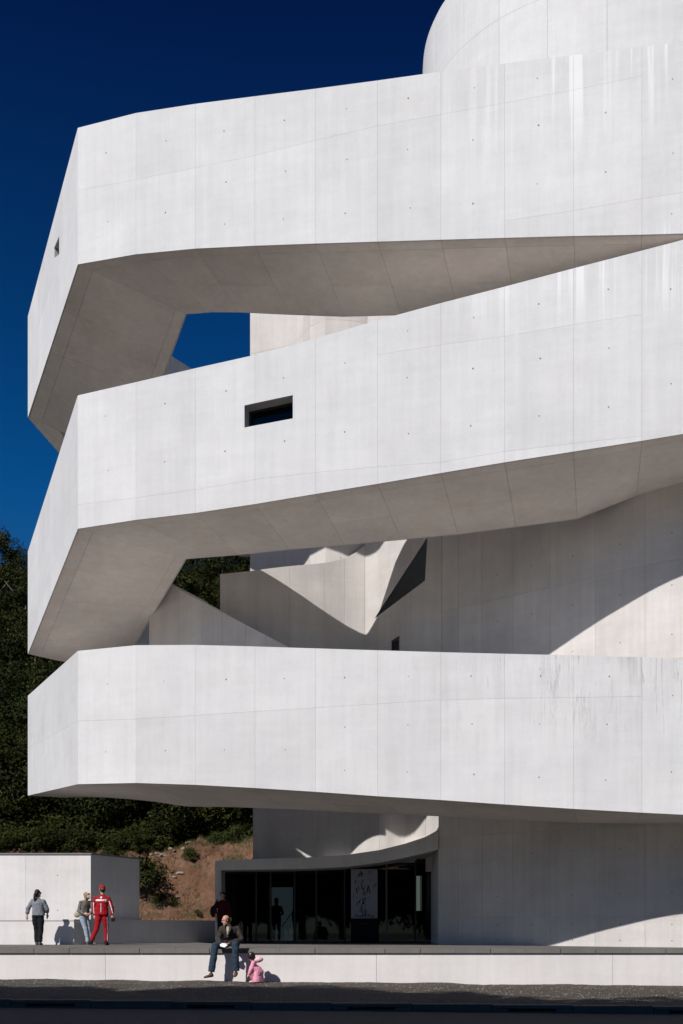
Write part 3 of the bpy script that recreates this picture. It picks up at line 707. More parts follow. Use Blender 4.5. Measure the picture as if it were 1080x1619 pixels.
# low blue display stand inside
a = XY(507, 38.2)[0]; c_ = XY(541, 38.2)[0]
desk = empty('reception_counter', (a, 38.2, TZ + .02), 'low dark blue counter inside the entrance, left of the hanging banner', 'counter')
Geo().box((a, 38.2, TZ + .02), (c_, 38.7, TZ + .9)).build('counter_body', plain('deep_blue_panel', (.02, .03, .16), .5, .4), desk)
Geo().box((a - .04, 38.14, TZ + .902), (c_ + .04, 38.74, TZ + .94)).build('counter_top', M_ROOM, desk)

# ------------------------------------------------------------------ low pavilion and parapet on the left
M_PAV = concrete('pavilion_concrete', (.72, .705, .69), 0, 1.2)
pav = empty('low_pavilion', (*XY(70, 34.2), TZ), 'low flat roofed white concrete pavilion standing left of the museum', 'pavilion')
zt = P(0, 1351, 34.2).z; c0 = Vector((*XY(143.5, 34.2), 0)); sd = Vector((.44, .90, 0)).normalized(); c1 = c0 + sd * 2.6
ux = [-16.0, -13.9, -12.1, -10.3]
Geo().add([(-30, 34.23, TZ), (c0.x - .03, 34.23, TZ), (c1.x - .03, c1.y, TZ), (-30, c1.y, TZ), (-30, 34.23, zt - .01), (c0.x - .03, 34.23, zt - .01), (c1.x - .03, c1.y, zt - .01), (-30, c1.y, zt - .01)], BOXF).build('pavilion_core', M_JOINT, pav)
for a, b_ in zip([-30, -22, -18, -14.25, -12.35, -10.35], [-22, -18, -14.25, -12.35, -10.35, c0.x]):
    panel_quad((a, 34.2, TZ), (b_, 34.2, TZ), (b_, 34.2, zt), (a, 34.2, zt), .003, pav, M_PAV)
panel_quad((c0.x, c0.y, TZ), (c1.x, c1.y, TZ), (c1.x, c1.y, zt), (c0.x, c0.y, zt), .003, pav, M_PAV)
Geo().add([(-30, 34.16, zt), (c0.x + .03, 34.16, zt), (c1.x + .03, c1.y, zt), (-30, c1.y, zt), (-30, 34.16, zt + .045), (c0.x + .03, 34.16, zt + .045), (c1.x + .03, c1.y, zt + .045), (-30, c1.y, zt + .045)], BOXF).build('roof_edge', plain('grey_roof_edge', (.2, .2, .2), .7), pav)
g = Geo()
for x in (-13.2, -11.4, -9.3):
    for z in (TZ + 1.1, TZ + 2.25): tie(g, (x, 34.2, z), (0, -1, 0), .022)
tag(g.build('tie_holes', M_TIE, pav), kind='stuff')
par = empty('parapet_wall', (*XY(60, 32.9), TZ), 'waist high white concrete parapet in front of the pavilion, turning back at its corner', 'parapet wall')
zp = P(0, 1455, 32.9).z; p0 = Vector((*XY(117, 32.9), 0)); sd = Vector((.545, .838, 0)); p1 = p0 + sd * 7.0
pth = .25; nsd = Vector((-sd.y, sd.x, 0)) * pth
for a, b_ in zip([-30, -20, -15.2, -12.4, ], [-20, -15.2, -12.4, p0.x]):
    Geo().box((a + .003, 32.9, TZ), (b_ - .003 if b_ != p0.x else b_, 32.9 + pth, zp - .035)).build('panel', M_PAV, par)
for k in range(3):
    a = p0 + sd * (k * 2.33 + (.0 if k else .002)); b_ = p0 + sd * ((k + 1) * 2.33 - .006); n = nsd
    o = Geo().slab([Vector((a.x, a.y, TZ)), Vector((b_.x, b_.y, TZ)), Vector((b_.x, b_.y, zp - .035)), Vector((a.x, a.y, zp - .035))], n).build('panel', M_PAV, par)
Geo().box((-30, 32.915, zp - .035), (p0.x - .03, 32.9 + pth, zp - .012)).build('shadow_joint', M_TIE, par)
Geo().add([(-30, 32.895, zp - .012), (p0.x + .003, 32.895, zp - .012), (p0.x + .003 - .1, 32.9 + pth, zp - .012), (-30, 32.9 + pth, zp - .012), (-30, 32.895, zp + .03), (p0.x + .003, 32.895, zp + .03), (p0.x - .1, 32.9 + pth, zp + .03), (-30, 32.9 + pth, zp + .03)], BOXF).build('coping', M_PAV, par)
a = p0 + sd * .01; b_ = p1
Geo().slab([Vector((a.x, a.y, zp - .03)), Vector((b_.x, b_.y, zp - .03)), Vector((b_.x, b_.y, zp + .03)), Vector((a.x, a.y, zp + .03))], nsd).build('coping', M_PAV, par)

# ------------------------------------------------------------------ hill, bank and vegetation
m, nt, b = new_mat('red_earth')
n1 = noise_tex(nt, 1.2, 7, .7); n2 = noise_tex(nt, 7, 6, .75)
c = mixc(nt, maprange(nt, n1, .35, .65, 0, 1), (.15, .066, .034), (.26, .145, .086)); c = mixc(nt, maprange(nt, n2, .5, .7, 0, .7), c, (.085, .045, .026))
c = mixc(nt, maprange(nt, noise_tex(nt, .7, 6, .75), .48, .58, 0, .8), c, (.06, .055, .022))
nt.links.new(c, b.inputs['Base Color']); b.inputs['Roughness'].default_value = .95; bump(nt, b, n2, 1.0, .15)
M_RED = m
BT = P(0, 1342, 51).z       # top of the bank
def bank_z(x, y):
    t = min(1, max(0, (y - 47.5) / 3.6)); t = t * t * (3 - 2 * t)
    n_ = .45 * noise.noise(Vector((x * .5, y * .5, 1))) + .30 * noise.noise(Vector((x * 1.7, y * 1.7, 2))) + .13 * noise.noise(Vector((x * 5, y * 5, 5)))
    base = (TZ - .1) + t * (BT - TZ + .1) + n_ * (.4 + .6 * t)
    base += .5 * min(1, max(0, (x + 9) / 6))*t
    return base
grid_sheet('earth_bank', -20, 4, 46.8, 55, 240, 90, bank_z, M_RED)
def hill_z(x, y):
    t = max(0, y - 54.5); z = BT + .15 + t * .53 + .003 * t * t; z = min(z, 36 + 0 * x)
    edge = max(0, (x + 4)) * .55 + max(0, -x - 36) * .25
    return max(-.6, z - edge) + 1.0 * noise.noise(Vector((x * .08, y * .08, 0)))
m, nt, b = new_mat('forest_floor')
nt.links.new(mixc(nt, noise_tex(nt, 1.5, 6, .7), (.012, .016, .006), (.04, .035, .016)), b.inputs['Base Color']); b.inputs['Roughness'].default_value = 1; b.inputs['Specular IOR Level'].default_value = 0
M_FLOOR = m
grid_sheet('hill', -110, 60, 54.2, 190, 85, 68, hill_z, M_FLOOR)

def leaf_mat(name, c0, c1):
    m, nt, b = new_mat(name)
    g = N(nt, 'ShaderNodeNewGeometry'); oi = N(nt, 'ShaderNodeObjectInfo')
    fac = math_n(nt, 'ADD', math_n(nt, 'MULTIPLY', g.outputs['Random Per Island'], .4), maprange(nt, noise_tex(nt, .9, 3, .6), .38, .64, -.1, .75))
    c = mixc(nt, fac, c0, c1)
    c = mixc(nt, maprange(nt, oi.outputs['Random'], 0, 1, 0, .55), c, tuple(v * k for v, k in zip(c0, (1.5, 1.15, .9))))
    nt.links.new(c, b.inputs['Base Color']); b.inputs['Roughness'].default_value = .7; b.inputs['Specular IOR Level'].default_value = .08
    return m
LEAFM = [leaf_mat('dark_leaves', (.007, .012, .003), (.038, .050, .012)), leaf_mat('olive_leaves', (.010, .015, .004), (.058, .064, .015)), leaf_mat('bush_leaves', (.03, .045, .012), (.075, .085, .025))]
M_BARK = plain('bark', (.07, .06, .05), .9, .1, .4, 5)
M_PALEBARK = plain('pale_bark', (.16, .145, .12), .9, .1, .4, 5)
def crown_mesh(name, seed, rx, rz, nclump, nleaf, ls, mat):
    r = random.Random(seed); g = Geo(); V = []; Fs = []
    cl = []
    for i in range(nclump):
        th = r.uniform(0, 2 * math.pi); u = r.uniform(-.55, 1); rad = math.sqrt(max(0, 1 - u * u)) * r.uniform(.55, 1.0)
        cl.append((Vector((math.cos(th) * rad * rx, math.sin(th) * rad * rx, u * rz * .85)), r.uniform(.28, .48) * rx))
    for c, cr in cl:
        for k in range(nleaf):
            d = Vector((r.gauss(0, 1), r.gauss(0, 1), r.gauss(0, 1))).normalized(); p = c + d * cr * r.uniform(.55, 1.08); p.z = c.z + (p.z - c.z) * .75
            n = (d + Vector((r.uniform(-.9, .9), r.uniform(-.9, .9), r.uniform(-.2, 1.2)))).normalized()
            a = n.cross(Vector((r.uniform(-1, 1), r.uniform(-1, 1), r.uniform(-1, 1)))).normalized(); b_ = n.cross(a); s = ls * r.uniform(.55, 1.3)
            o = len(V); V += [p - a * s, p + b_ * s * .45 + n * s * .15, p + a * s, p - b_ * s * .45 + n * s * .15]; Fs.append((o, o + 1, o + 2, o + 3))
    me = bpy.data.meshes.new(name); me.from_pydata([tuple(v) for v in V], [], Fs); me.materials.append(mat); return me
def trunk_mesh(name, seed, h, r0, spread, nb, mat):
    r = random.Random(seed); g = Geo(); p = Vector((0, 0, -.5)); pts = [p.copy()]
    for k in range(5): p = p + Vector((r.uniform(-.15, .15), r.uniform(-.15, .15), (h + .5) / 5)); pts.append(p.copy())
    g.tube(pts, [r0 * (1 - .13 * k) for k in range(6)], 7)
    for k in range(nb):
        a = pts[r.choice((3, 4, 5))]; th = r.uniform(0, 6.28); q = a + Vector((math.cos(th) * spread * .5, math.sin(th) * spread * .5, spread * .45)); e = q + Vector((math.cos(th) * spread * .4, math.sin(th) * spread * .4, spread * .4))
        g.tube([a, q, e], [r0 * .45, r0 * .28, r0 * .1], 5)
    me = bpy.data.meshes.new(name); me.from_pydata([tuple(v) for v in g.v], [], g.f); me.materials.append(mat)
    me.polygons.foreach_set('use_smooth', [True] * len(me.polygons)); return me
CR = [crown_mesh('hill_crown', 100 + k, 2.3 + .35 * (k % 3), 2.3 + .3 * (k % 2), 26, 260, .115, LEAFM[k % 2]) for k in range(5)]
TR = [trunk_mesh('hill_trunk', 30 + k, 3.2, .14, 2.0, 5, M_PALEBARK if k == 1 else M_BARK) for k in range(3)]
def place(name, me, loc, rz=0, sc=(1, 1, 1), parent=None):
    o = bpy.data.objects.new(name, me); COL.objects.link(o); o.location = loc; o.rotation_euler = (0, 0, rz); o.scale = sc
    if parent: o.parent = parent
    return o
def tree(x, y, z, crown, trunk, s, rz, label, group, lift=3.6):
    t = empty('tree', (x, y, z), label, 'tree', group)
    place('trunk', trunk, (0, 0, 0), rz, (s, s, s), t); place('crown', crown, (0, 0, lift * s), rz, (s, s, s * .95), t); return t
r_ = random.Random(21)
spots = []
for j in range(13):
    y = 55.6 + j * 3.3
    for i in range(40):
        x = -1.2 * y * .9 + i * 3.5
        x = -48 + i * 3.3 + (1.6 if j % 2 else 0) + r_.uniform(-.9, .9); yy = y + r_.uniform(-1.1, 1.1)
        px = 540 + x * F / yy
        if -110 < px < 430: spots.append((x, yy))
for x, y in spots[:285]:
    k = r_.randrange(5); s = r_.uniform(.75, 1.15) * (.9 if y < 60 else 1)
    tree(x, y, hill_z(x, y) - .2, CR[k], TR[r_.randrange(3)], s, r_.uniform(0, 6.28), 'dark evergreen tree in the dense wood that covers the hillside behind the museum', 'trees of the dark hillside wood', 2.9)
print('hill trees', len(spots))
# undergrowth that hides the bare hillside between the trees
UG = crown_mesh('undergrowth_clump', 400, 1.4, .9, 14, 95, .12, LEAFM[1])
bmj = Geo(); V = []; Fs = []
vv = [v.co.copy() for v in UG.vertices]; ff = [tuple(p.vertices) for p in UG.polygons]
for i in range(330):
    y = r_.uniform(56.5, 88) if i > 100 else r_.uniform(54.3, 57.5); x = r_.uniform(-.36 * y - 3, -.06 * y); zz = hill_z(x, y) + .3; s = r_.uniform(.6, 1.3); o = len(V); ca, sa = math.cos(i), math.sin(i)
    V += [(x + s * (v.x * ca - v.y * sa), y + s * (v.x * sa + v.y * ca), zz + s * v.z) for v in vv]; Fs += [tuple(q + o for q in f) for f in ff]
for i in range(60):
    y = r_.uniform(50.0, 54.5); x = r_.uniform(-21, -10.1 + .35 * (y - 51)); zz = bank_z(x, y) + .25; s = r_.uniform(.45, .8); o = len(V); ca, sa = math.cos(i), math.sin(i)
    V += [(x + s * (v.x * ca - v.y * sa), y + s * (v.x * sa + v.y * ca), zz + s * v.z) for v in vv]; Fs += [tuple(q + o for q in f) for f in ff]
tag(mesh_obj('undergrowth', V, Fs, LEAFM[1]), 'dark green undergrowth filling the gaps between the hillside trees', 'undergrowth', kind='stuff')
# bushes on the bank, each with its own look
BU = [crown_mesh('bush_leaves', 500 + k, 1.0, .8, 16, 120, .075, LEAFM[2 if k else 0]) for k in range(3)]
def bush(px, py, d, s, k, label, mat=None):
    p = P(px, py, d); t = empty('bush', (p.x, p.y, bank_z(p.x, p.y)), label, 'bush')
    g = Geo(); rr = random.Random(px)
    for q in range(6): g.tube([(0, 0, -.1), (rr.uniform(-.2, .2) * s, rr.uniform(-.2, .2) * s, .35 * s), (rr.uniform(-.5, .5) * s, rr.uniform(-.5, .5) * s, .9 * s)], [.03 * s, .022 * s, .008 * s], 5)
    o = mesh_obj('stem', g.v, g.f, M_BARK); o.parent = t; place('foliage', BU[k], (0, 0, .55 * s), px, (s, s, s), t)
bush(238, 1385, 49.3, 1.25, 0, 'dark rounded bush low on the red earth bank beside the pavilion')
bush(300, 1365, 50.2, .42, 1, 'small bright green bush on the middle of the red earth bank')
bush(345, 1344, 51.6, .6, 1, 'green shrub on the rim of the bank, left of the museum wall')
bush(372, 1340, 52.2, .75, 2, 'taller shrub on the rim of the bank right beside the museum wall')
bush(262, 1400, 48.9, .55, 0, 'little dark bush below the large one on the earth bank')
bush(312, 1412, 48.7, .25, 2, 'tiny green tuft of leaves low in the middle of the bank')
# leaning pale stems above the bank
for i, (px, lab) in enumerate([(233, 'leaning'), (357, 'bare')]):
    p = P(px, 1325, 55.5); s = 1.0
    tree(p.x, p.y, BT - .1, CR[i], TR[1], .95, i * 2.0, ['pale barked tree with a leaning trunk above the pavilion end of the bank', 'pale barked tree with bare stems at the top of the bank near the museum wall'][i], None, 3.6)
# rocks along the rim of the bank
M_ROCK = plain('pale_rock', (.27, .21, .17), .9, .2, .3, 5, bumps=.5)
rock = bmesh.new(); bmesh.ops.create_icosphere(rock, subdivisions=2, radius=1)
for v in rock.verts: v.co *= 1 + .35 * noise.noise(v.co * 1.3); v.co.z *= .55
rme = bpy.data.meshes.new('rock'); rock.to_mesh(rme); rme.materials.append(M_ROCK); rock.free()
for i, (px, py) in enumerate([(232, 1349), (240, 1352), (250, 1350), (258, 1349), (262, 1357), (270, 1352), (276, 1347), (284, 1367), (274, 1372), (290, 1350), (264, 1380), (340, 1338), (352, 1341), (247, 1338), (255, 1336), (300, 1339), (311, 1340), (375, 1341), (388, 1342), (225, 1345), (280, 1390)]):
    y = 51.0 + (1350 - py) * .05 + (i % 3) * .2 if py < 1360 else 50.0 - (py - 1360) * .03
    x = (px - 540) * y / F
    o = place('rock', rme, (x, y, bank_z(x, y) + .03), i * 1.3, (.08 + .055 * (i % 4), .09 + .03 * (i % 3), .11 + .05 * (i % 2)))
    tag(o, 'pale angular rock lying on the upper part of the red earth bank', 'rock', 'rocks scattered on the earth bank')
# dry grass on the bank
V = []; Fs = []; r_ = random.Random(5)
for i in range(15000):
    x = r_.uniform(-13, -3.5); y = r_.uniform(47.3, 52.5)
    if noise.noise(Vector((x * .9, y * .9, 8))) < .02 and not (y < 48 or y > 51.3) : continue
    z = bank_z(x, y); h = r_.uniform(.05, .24); th = r_.uniform(0, 6.28); dx, dy = math.cos(th) * .012, math.sin(th) * .012; o = len(V)
    V += [(x - dx, y - dy, z - .01), (x + dx, y + dy, z - .01), (x + r_.uniform(-.08, .08), y + r_.uniform(-.08, .08), z + h)]; Fs.append((o, o + 1, o + 2))
M_GRASS = leaf_mat('dry_grass', (.05, .055, .018), (.16, .125, .055))
tag(mesh_obj('dry_grass', V, Fs, M_GRASS), 'sparse dry yellow green grass growing over the red earth bank', 'grass', kind='stuff')

# street trees across the road behind the camera: they shade the road and the gravel
SC = [crown_mesh('street_crown', 700 + k, 3.6, 3.6, 60 if k < 2 else 30, 120 if k < 2 else 75, .34, LEAFM[0]) for k in range(3)]
ST = trunk_mesh('street_trunk', 77, 11, .3, 3.0, 9, M_BARK)
for i in range(12):
    x = -34 + i * 2.75; y = 2.6 + (.5 if i % 2 else -.4)
    if x > -4.8: continue
    t = empty('street_tree', (x, y, -.1), 'tall leafy street tree in the row along the near side of the road', 'tree', 'street trees on the near side of the road')
    place('trunk', ST, (0, 0, 0), i, (1, 1, 1), t); place('crown', SC[2 if x > -12 else i % 2], (0, 0, 14.3 + .55 * math.sin(i * 1.9)), i * 1.1, (1.0, 1.0, 1.25), t)

# park trees further back across the street; the entrance glass mirrors their dark mass
for i in range(11):
    x = -38 + i * 7.6; y = -17 + 2 * (i % 2)
    t = empty('park_tree', (x, y, -.3), 'broad low park tree standing in the row across the street', 'tree', 'park trees across the street')
    place('trunk', ST, (0, 0, 0), i, (1, 1, .5), t); place('crown', SC[i % 2], (0, 0, 5.2), i * 1.7, (1.35, 1.2, 1.35), t)

# ------------------------------------------------------------------ people
def cloth(name, col, var=.15, rough=.85): return plain(name, col, rough, .15, var, 18, bumps=.25)
SKIN = plain('skin', (.50, .27, .19), .55, .35, .06, 10)
SKINP = plain('fair_skin', (.60, .36, .27), .55, .35, .06, 10)
def remeshed(g, name, mat, parent, voxel, wrinkle=0.0, seed=0, mats=None, paint=None, smooth_it=2):
    me = bpy.data.meshes.new(name + '_src'); me.from_pydata([tuple(v) for v in g.v], [], g.f); me.update()
    o = bpy.data.objects.new(name, me); COL.objects.link(o); fix_normals(o)
    rm = o.modifiers.new('r', 'REMESH'); rm.mode = 'VOXEL'; rm.voxel_size = voxel; rm.use_smooth_shade = True
    if smooth_it: sm = o.modifiers.new('s', 'SMOOTH'); sm.iterations = smooth_it; sm.factor = .5
    bpy.context.view_layer.update()
    m2 = bpy.data.meshes.new_from_object(o.evaluated_get(bpy.context.evaluated_depsgraph_get()))
    o.modifiers.clear(); o.data = m2; bpy.data.meshes.remove(me); m2.name = name
    m2.materials.clear()
    for mm in (mats or [mat]): m2.materials.append(mm)
    if wrinkle:
        for v in m2.vertices:
            c = v.co; k = noise.noise(Vector((c.x * 9 + seed, c.y * 9, c.z * 14))) + .5 * noise.noise(Vector((c.x * 22, c.y * 22 + seed, c.z * 30)))
            v.co = c + v.normal * k * wrinkle
    if paint:
        for p in m2.polygons: p.material_index = paint(p.center)
    m2.polygons.foreach_set('use_smooth', [True] * len(m2.polygons))
    attach(o, parent) if parent else None
    return o
def ell(g, c, ax, bx, cx, n=12, m=8):
    """ellipsoid with three axis vectors"""
    c = Vector(c); base = len(g.v); g2 = Geo().ball((0, 0, 0), 1, n, m)
    g.add([c + ax * v.x + bx * v.y + cx * v.z for v in g2.v], g2.f)
class Pose:
    """joints in local metres: x to the figure's left-of-picture axis is given by rot; z up from the ground"""
    def __init__(s, origin, rot, size): s.o = Vector(origin); s.m = Matrix.Rotation(rot, 3, 'Z'); s.k = size
    def w(s, p): return s.o + s.m @ (Vector(p) * s.k)
    def d(s, p): return s.m @ (Vector(p) * s.k)
def torso_loft(g, P_, rows, n=16):
    """rows: (centre, half width, half depth, side axis) bottom to top, local coordinates; superellipse section"""
    base = len(g.v)
    for c, hw, hd, side in rows:
        side = Vector(side).normalized(); fwd = Vector((-side.y, side.x, 0)).normalized()
        for k in range(n):
            th = 2 * math.pi * k / n; ct, st_ = math.cos(th), math.sin(th)
            g.v.append(P_.w(Vector(c) + side * hw * math.copysign(abs(ct) ** .85, ct) + fwd * hd * math.copysign(abs(st_) ** .85, st_)))
    for i in range(len(rows) - 1):
        for k in range(n):
            k2 = (k + 1) % n; o = base + i * n; g.f.append((o + k, o + k2, o + n + k2, o + n + k))
    g.f.append(tuple(base + k for k in range(n))[::-1]); g.f.append(tuple(base + (len(rows) - 1) * n + k for k in range(n)))
def head_geo(g, P_, c, face, up=(0, 0, 1), r=.105):
    """head with brow, nose, chin, ears, eye sockets; face = looking direction"""
    f = P_.d(Vector(face).normalized()); u = P_.d(Vector(up)).normalized() * P_.k; u = (u - f.normalized() * u.dot(f.normalized())).normalized() * P_.k; s_ = f.normalized().cross(u.normalized()) * P_.k; C = P_.w(c)
    ell(g, C + u * .025 - f * .012, s_ * .074, f * .095, u * .10)
    ell(g, C - u * .045 + f * .022, s_ * .056, f * .068, u * .075)
    ell(g, C + f * .10 - u * .012, s_ * .013, f * .022, u * .028, 8, 6)          # nose
    ell(g, C + f * .083 - u * .062, s_ * .026, f * .012, u * .011, 8, 5)         # mouth
    ell(g, C + f * .078 - u * .105, s_ * .025, f * .02, u * .018, 8, 5)          # chin
    ell(g, C + f * .083 + u * .038, s_ * .05, f * .014, u * .012, 8, 5)          # brow
    for q in (-1, 1): ell(g, C + s_ * .077 * q - u * .005 - f * .01, s_ * .012, f * .02, u * .032, 8, 6)
    return C, f, u, s_
def hand_geo(g, P_, wrist, dirv, palm, curl=.5, k=1.0):
    """palm, four fingers of different lengths with a bend, thumb from the side; local coordinates"""
    w = Vector(wrist); d = Vector(dirv).normalized(); n = Vector(palm).normalized(); n = (n - d * n.dot(d)).normalized(); s_ = d.cross(n)
    a = w + d * .09 * k
    g.tube([P_.w(w), P_.w(w + d * .03 * k), P_.w(a)], [.026 * P_.k, (.040 * P_.k, .020 * P_.k), (.042 * P_.k, .017 * P_.k)], 8)
    ell(g, P_.w(w + d * .06 * k), P_.d(s_) * .042 * k, P_.d(n) * .018 * k, P_.d(d) * .048 * k, 10, 6)
    for i, ln in enumerate((.068, .078, .073, .056)):
        b = a + s_ * (.031 - .021 * i) * k; d1 = (d + n * curl * .7).normalized(); d2 = (d + n * curl * 2.2).normalized()
        m1 = b + d1 * ln * .5 * k; e = m1 + d2 * ln * .5 * k
        g.tube([P_.w(b - d * .02), P_.w(b), P_.w(m1), P_.w(e)], [.0095 * P_.k] * 3 + [.0075 * P_.k], 6)
    t0 = w + d * .025 * k + s_ * .036 * k; t1 = t0 + (s_ * .7 + d * .75 + n * .35).normalized() * .042 * k; t2 = t1 + (d + n * .6 + s_ * .1).normalized() * .03 * k
    g.tube([P_.w(t0 - s_ * .015), P_.w(t0), P_.w(t1), P_.w(t2)], [.012 * P_.k, .013 * P_.k, .011 * P_.k, .009 * P_.k], 6)
def shoe(P_, ankle, toe_dir, mat, parent, ln=.26, h=.09, name='shoe'):
    a = Vector(ankle); d = Vector(toe_dir).normalized(); g = Geo(); sole = a - Vector((0, 0, h))
    up = Vector((0, 0, 1)); 
    g.tube([P_.w(a + up * .02), P_.w(a - up * .03)], [.05 * P_.k, .055 * P_.k], 10)
    g.tube([P_.w(a - up * (h - .04) - d * .06), P_.w(a - up * (h - .045) + d * .02), P_.w(a - up * (h - .035) + d * ln * .45), P_.w(a - up * (h - .025) + d * (ln - .07))],
           [(.036 * P_.k, .036 * P_.k), (.044 * P_.k, .045 * P_.k), (.046 * P_.k, .034 * P_.k), (.034 * P_.k, .022 * P_.k)], 10)
    return remeshed(g, name, mat, parent, .012, 0, smooth_it=1)
def person(label, origin, rot, height, J, top, bottom, shoes_m, skin=SKIN, hair=None, sleeves='long', **o):
    """J: joints for a 1.70 m figure"""
    k = height / 1.70; P_ = Pose(origin, rot, k); t = empty('person', origin, label, 'person', o.get('group'))
    side = Vector(J['side']); 
    # body: one continuous surface
    g = Geo(); C, f, u, s_ = head_geo(g, P_, J['head'], J['face'], J.get('up', (0, 0, 1)))
    nk = Vector(J['neck'])
    g.tube([P_.w(nk - Vector((0, 0, .06))), P_.w(nk), P_.w(Vector(J['head']) - Vector((0, 0, .05)) - Vector(J['face']).normalized() * .02)], [.07 * k, .052 * k, .048 * k], 10)
    torso_loft(g, P_, [(J['pelvis'], .13, .09, side), (along(Vector(J['pelvis']), nk, .4), .11, .08, side), (along(Vector(J['pelvis']), nk, .8), .14, .09, side), (nk - Vector((0, 0, .02)), .07, .055, side)])
    for q in ('L', 'R'):
        sh, el, wr = (Vector(J[x + q]) for x in ('sh', 'el', 'wr'))
        g.tube([P_.w(sh), P_.w(el), P_.w(wr)], [.04 * k, .033 * k, .024 * k], 8); g.tube([P_.w(nk - Vector((0, 0, .05))), P_.w(sh)], [.05 * k, .042 * k], 8)
        hand_geo(g, P_, wr, J['hd' + q][0], J['hd' + q][1], J['hd' + q][2])
        hp, kn, an = (Vector(J[x + q]) for x in ('hp', 'kn', 'an'))
        g.tube([P_.w(hp), P_.w(along(hp, kn, .85)), P_.w(kn), P_.w(along(kn, an, .15)), P_.w(an)], [.06 * k, .042 * k, .04 * k, .038 * k, .03 * k], 8)
    remeshed(g, 'body', skin, t, .0095, 0, smooth_it=1)
    # upper garment with sleeves
    g = Geo(); pv = Vector(J['pelvis']); tw = o.get('top_w', 1.0); chest = along(pv, nk, .72); bulge = Vector(J.get('belly', (0, 0, 0)))
    torso_loft(g, P_, [(pv - Vector((0, 0, o.get('hem', .06))), .185 * tw, .125 * tw, side), (along(pv, nk, .15), .17 * tw, .12 * tw, side), (along(pv, nk, .4) + bulge, .155 * tw, .12 * tw, side), (chest, .17 * tw, .12 * tw, J.get('sside', side)), (along(pv, nk, .86), .145 * tw, .095, J.get('sside', side)), (along(pv, nk, .95), .09, .07, J.get('sside', side)), (nk + Vector((0, 0, .01)), .06, .058, J.get('sside', side))])
    sw_ = o.get('sleeve', 1.0)
    for q in ('L', 'R'):
        sh, el, wr = (Vector(J[x + q]) for x in ('sh', 'el', 'wr'))
        g.tube([P_.w(nk - Vector((0, 0, .05))), P_.w(sh), P_.w(along(sh, el, .5)), P_.w(el), P_.w(along(el, wr, .5)), P_.w(along(el, wr, o.get('cuff', .93)))], [.045 * k, .060 * k * sw_, .058 * k * sw_, .056 * k * sw_, .052 * k * sw_, .042 * k * sw_], 10)
        ell(g, P_.w(sh), Vector((1, 0, 0)) * .060 * k * sw_, Vector((0, 1, 0)) * .062 * k * sw_, Vector((0, 0, 1)) * .055 * k, 10, 6)
    T = remeshed(g, o.get('top_name', 'jacket'), top, t, .014, .012 * k, hash(label) % 50, mats=o.get('top_mats'), paint=(lambda c: o['top_paint'](P_.m.inverted() @ (c - P_.o) / k)) if 'top_paint' in o else None)
    # trousers
    g = Geo(); lw = o.get('leg_w', 1.0)
    torso_loft(g, P_, [(pv - Vector((0, 0, .07)), .15, .115, side), (pv + Vector((0, 0, .08)), .15, .11, side)])
    for q in ('L', 'R'):
        hp, kn, an = (Vector(J[x + q]) for x in ('hp', 'kn', 'an'))
        g.tube([P_.w(hp + Vector((0, 0, .03))), P_.w(along(hp, kn, .35)), P_.w(along(hp, kn, .8)), P_.w(kn), P_.w(along(kn, an, .2)), P_.w(along(kn, an, .55)), P_.w(along(kn, an, o.get('trouser', .97)))], [.095 * k, .09 * k * lw, .074 * k * lw, .069 * k * lw, .067 * k * lw, .065 * k * lw, .064 * k * lw], 12)
        ell(g, P_.w(hp), Vector((1, 0, 0)) * .1 * k, Vector((0, 1, 0)) * .1 * k, Vector((0, 0, 1)) * .1 * k, 10, 6)
    remeshed(g, o.get('bottom_name', 'trousers'), bottom, t, .014, .010 * k, 7, mats=o.get('bot_mats'), paint=(lambda c: o['bot_paint'](P_.m.inverted() @ (c - P_.o) / k)) if 'bot_paint' in o else None)
    for q in ('L', 'R'): shoe(P_, J['an' + q], J['toe' + q], shoes_m, t)
    return t, P_, C, f, u, s_
def hair_cap(name, C, f, u, s_, mat, parent, parts, voxel=.012, wr=.006):
    g = Geo()
    for du, df, ds, ru, rf, rs in parts: ell(g, C + u * du + f * df + s_ * ds, s_ * rs, f * rf, u * ru, 12, 8)
    return remeshed(g, name, mat, parent, voxel, wr, 3)
BLACKC = cloth('black_trousers', (.012, .012, .014)); HAIRD = plain('dark_hair', (.012, .009, .008), .5, .4, .3, 30)
def stand(dx=0, head_dx=0, **kw):
    J = dict(side=(1, 0, 0), pelvis=(0, 0, .93), neck=(0, 0, 1.43), head=(0, 0, 1.585), face=(0, 1, 0),
             shL=(-.17, 0, 1.345), elL=(-.235, .0, 1.09), wrL=(-.27, .03, .85), shR=(.17, 0, 1.345), elR=(.235, 0, 1.09), wrR=(.27, .03, .85),
             hdL=((0, .1, -1), (1, .3, 0), .35), hdR=((0, .1, -1), (-1, .3, 0), .35),
             hpL=(-.09, 0, .88), knL=(-.10, .02, .49), anL=(-.10, 0, .09), hpR=(.09, 0, .88), knR=(.10, .02, .49), anR=(.10, 0, .09), toeL=(-.1, 1, 0), toeR=(.1, 1, 0))
    J.update(kw); return J
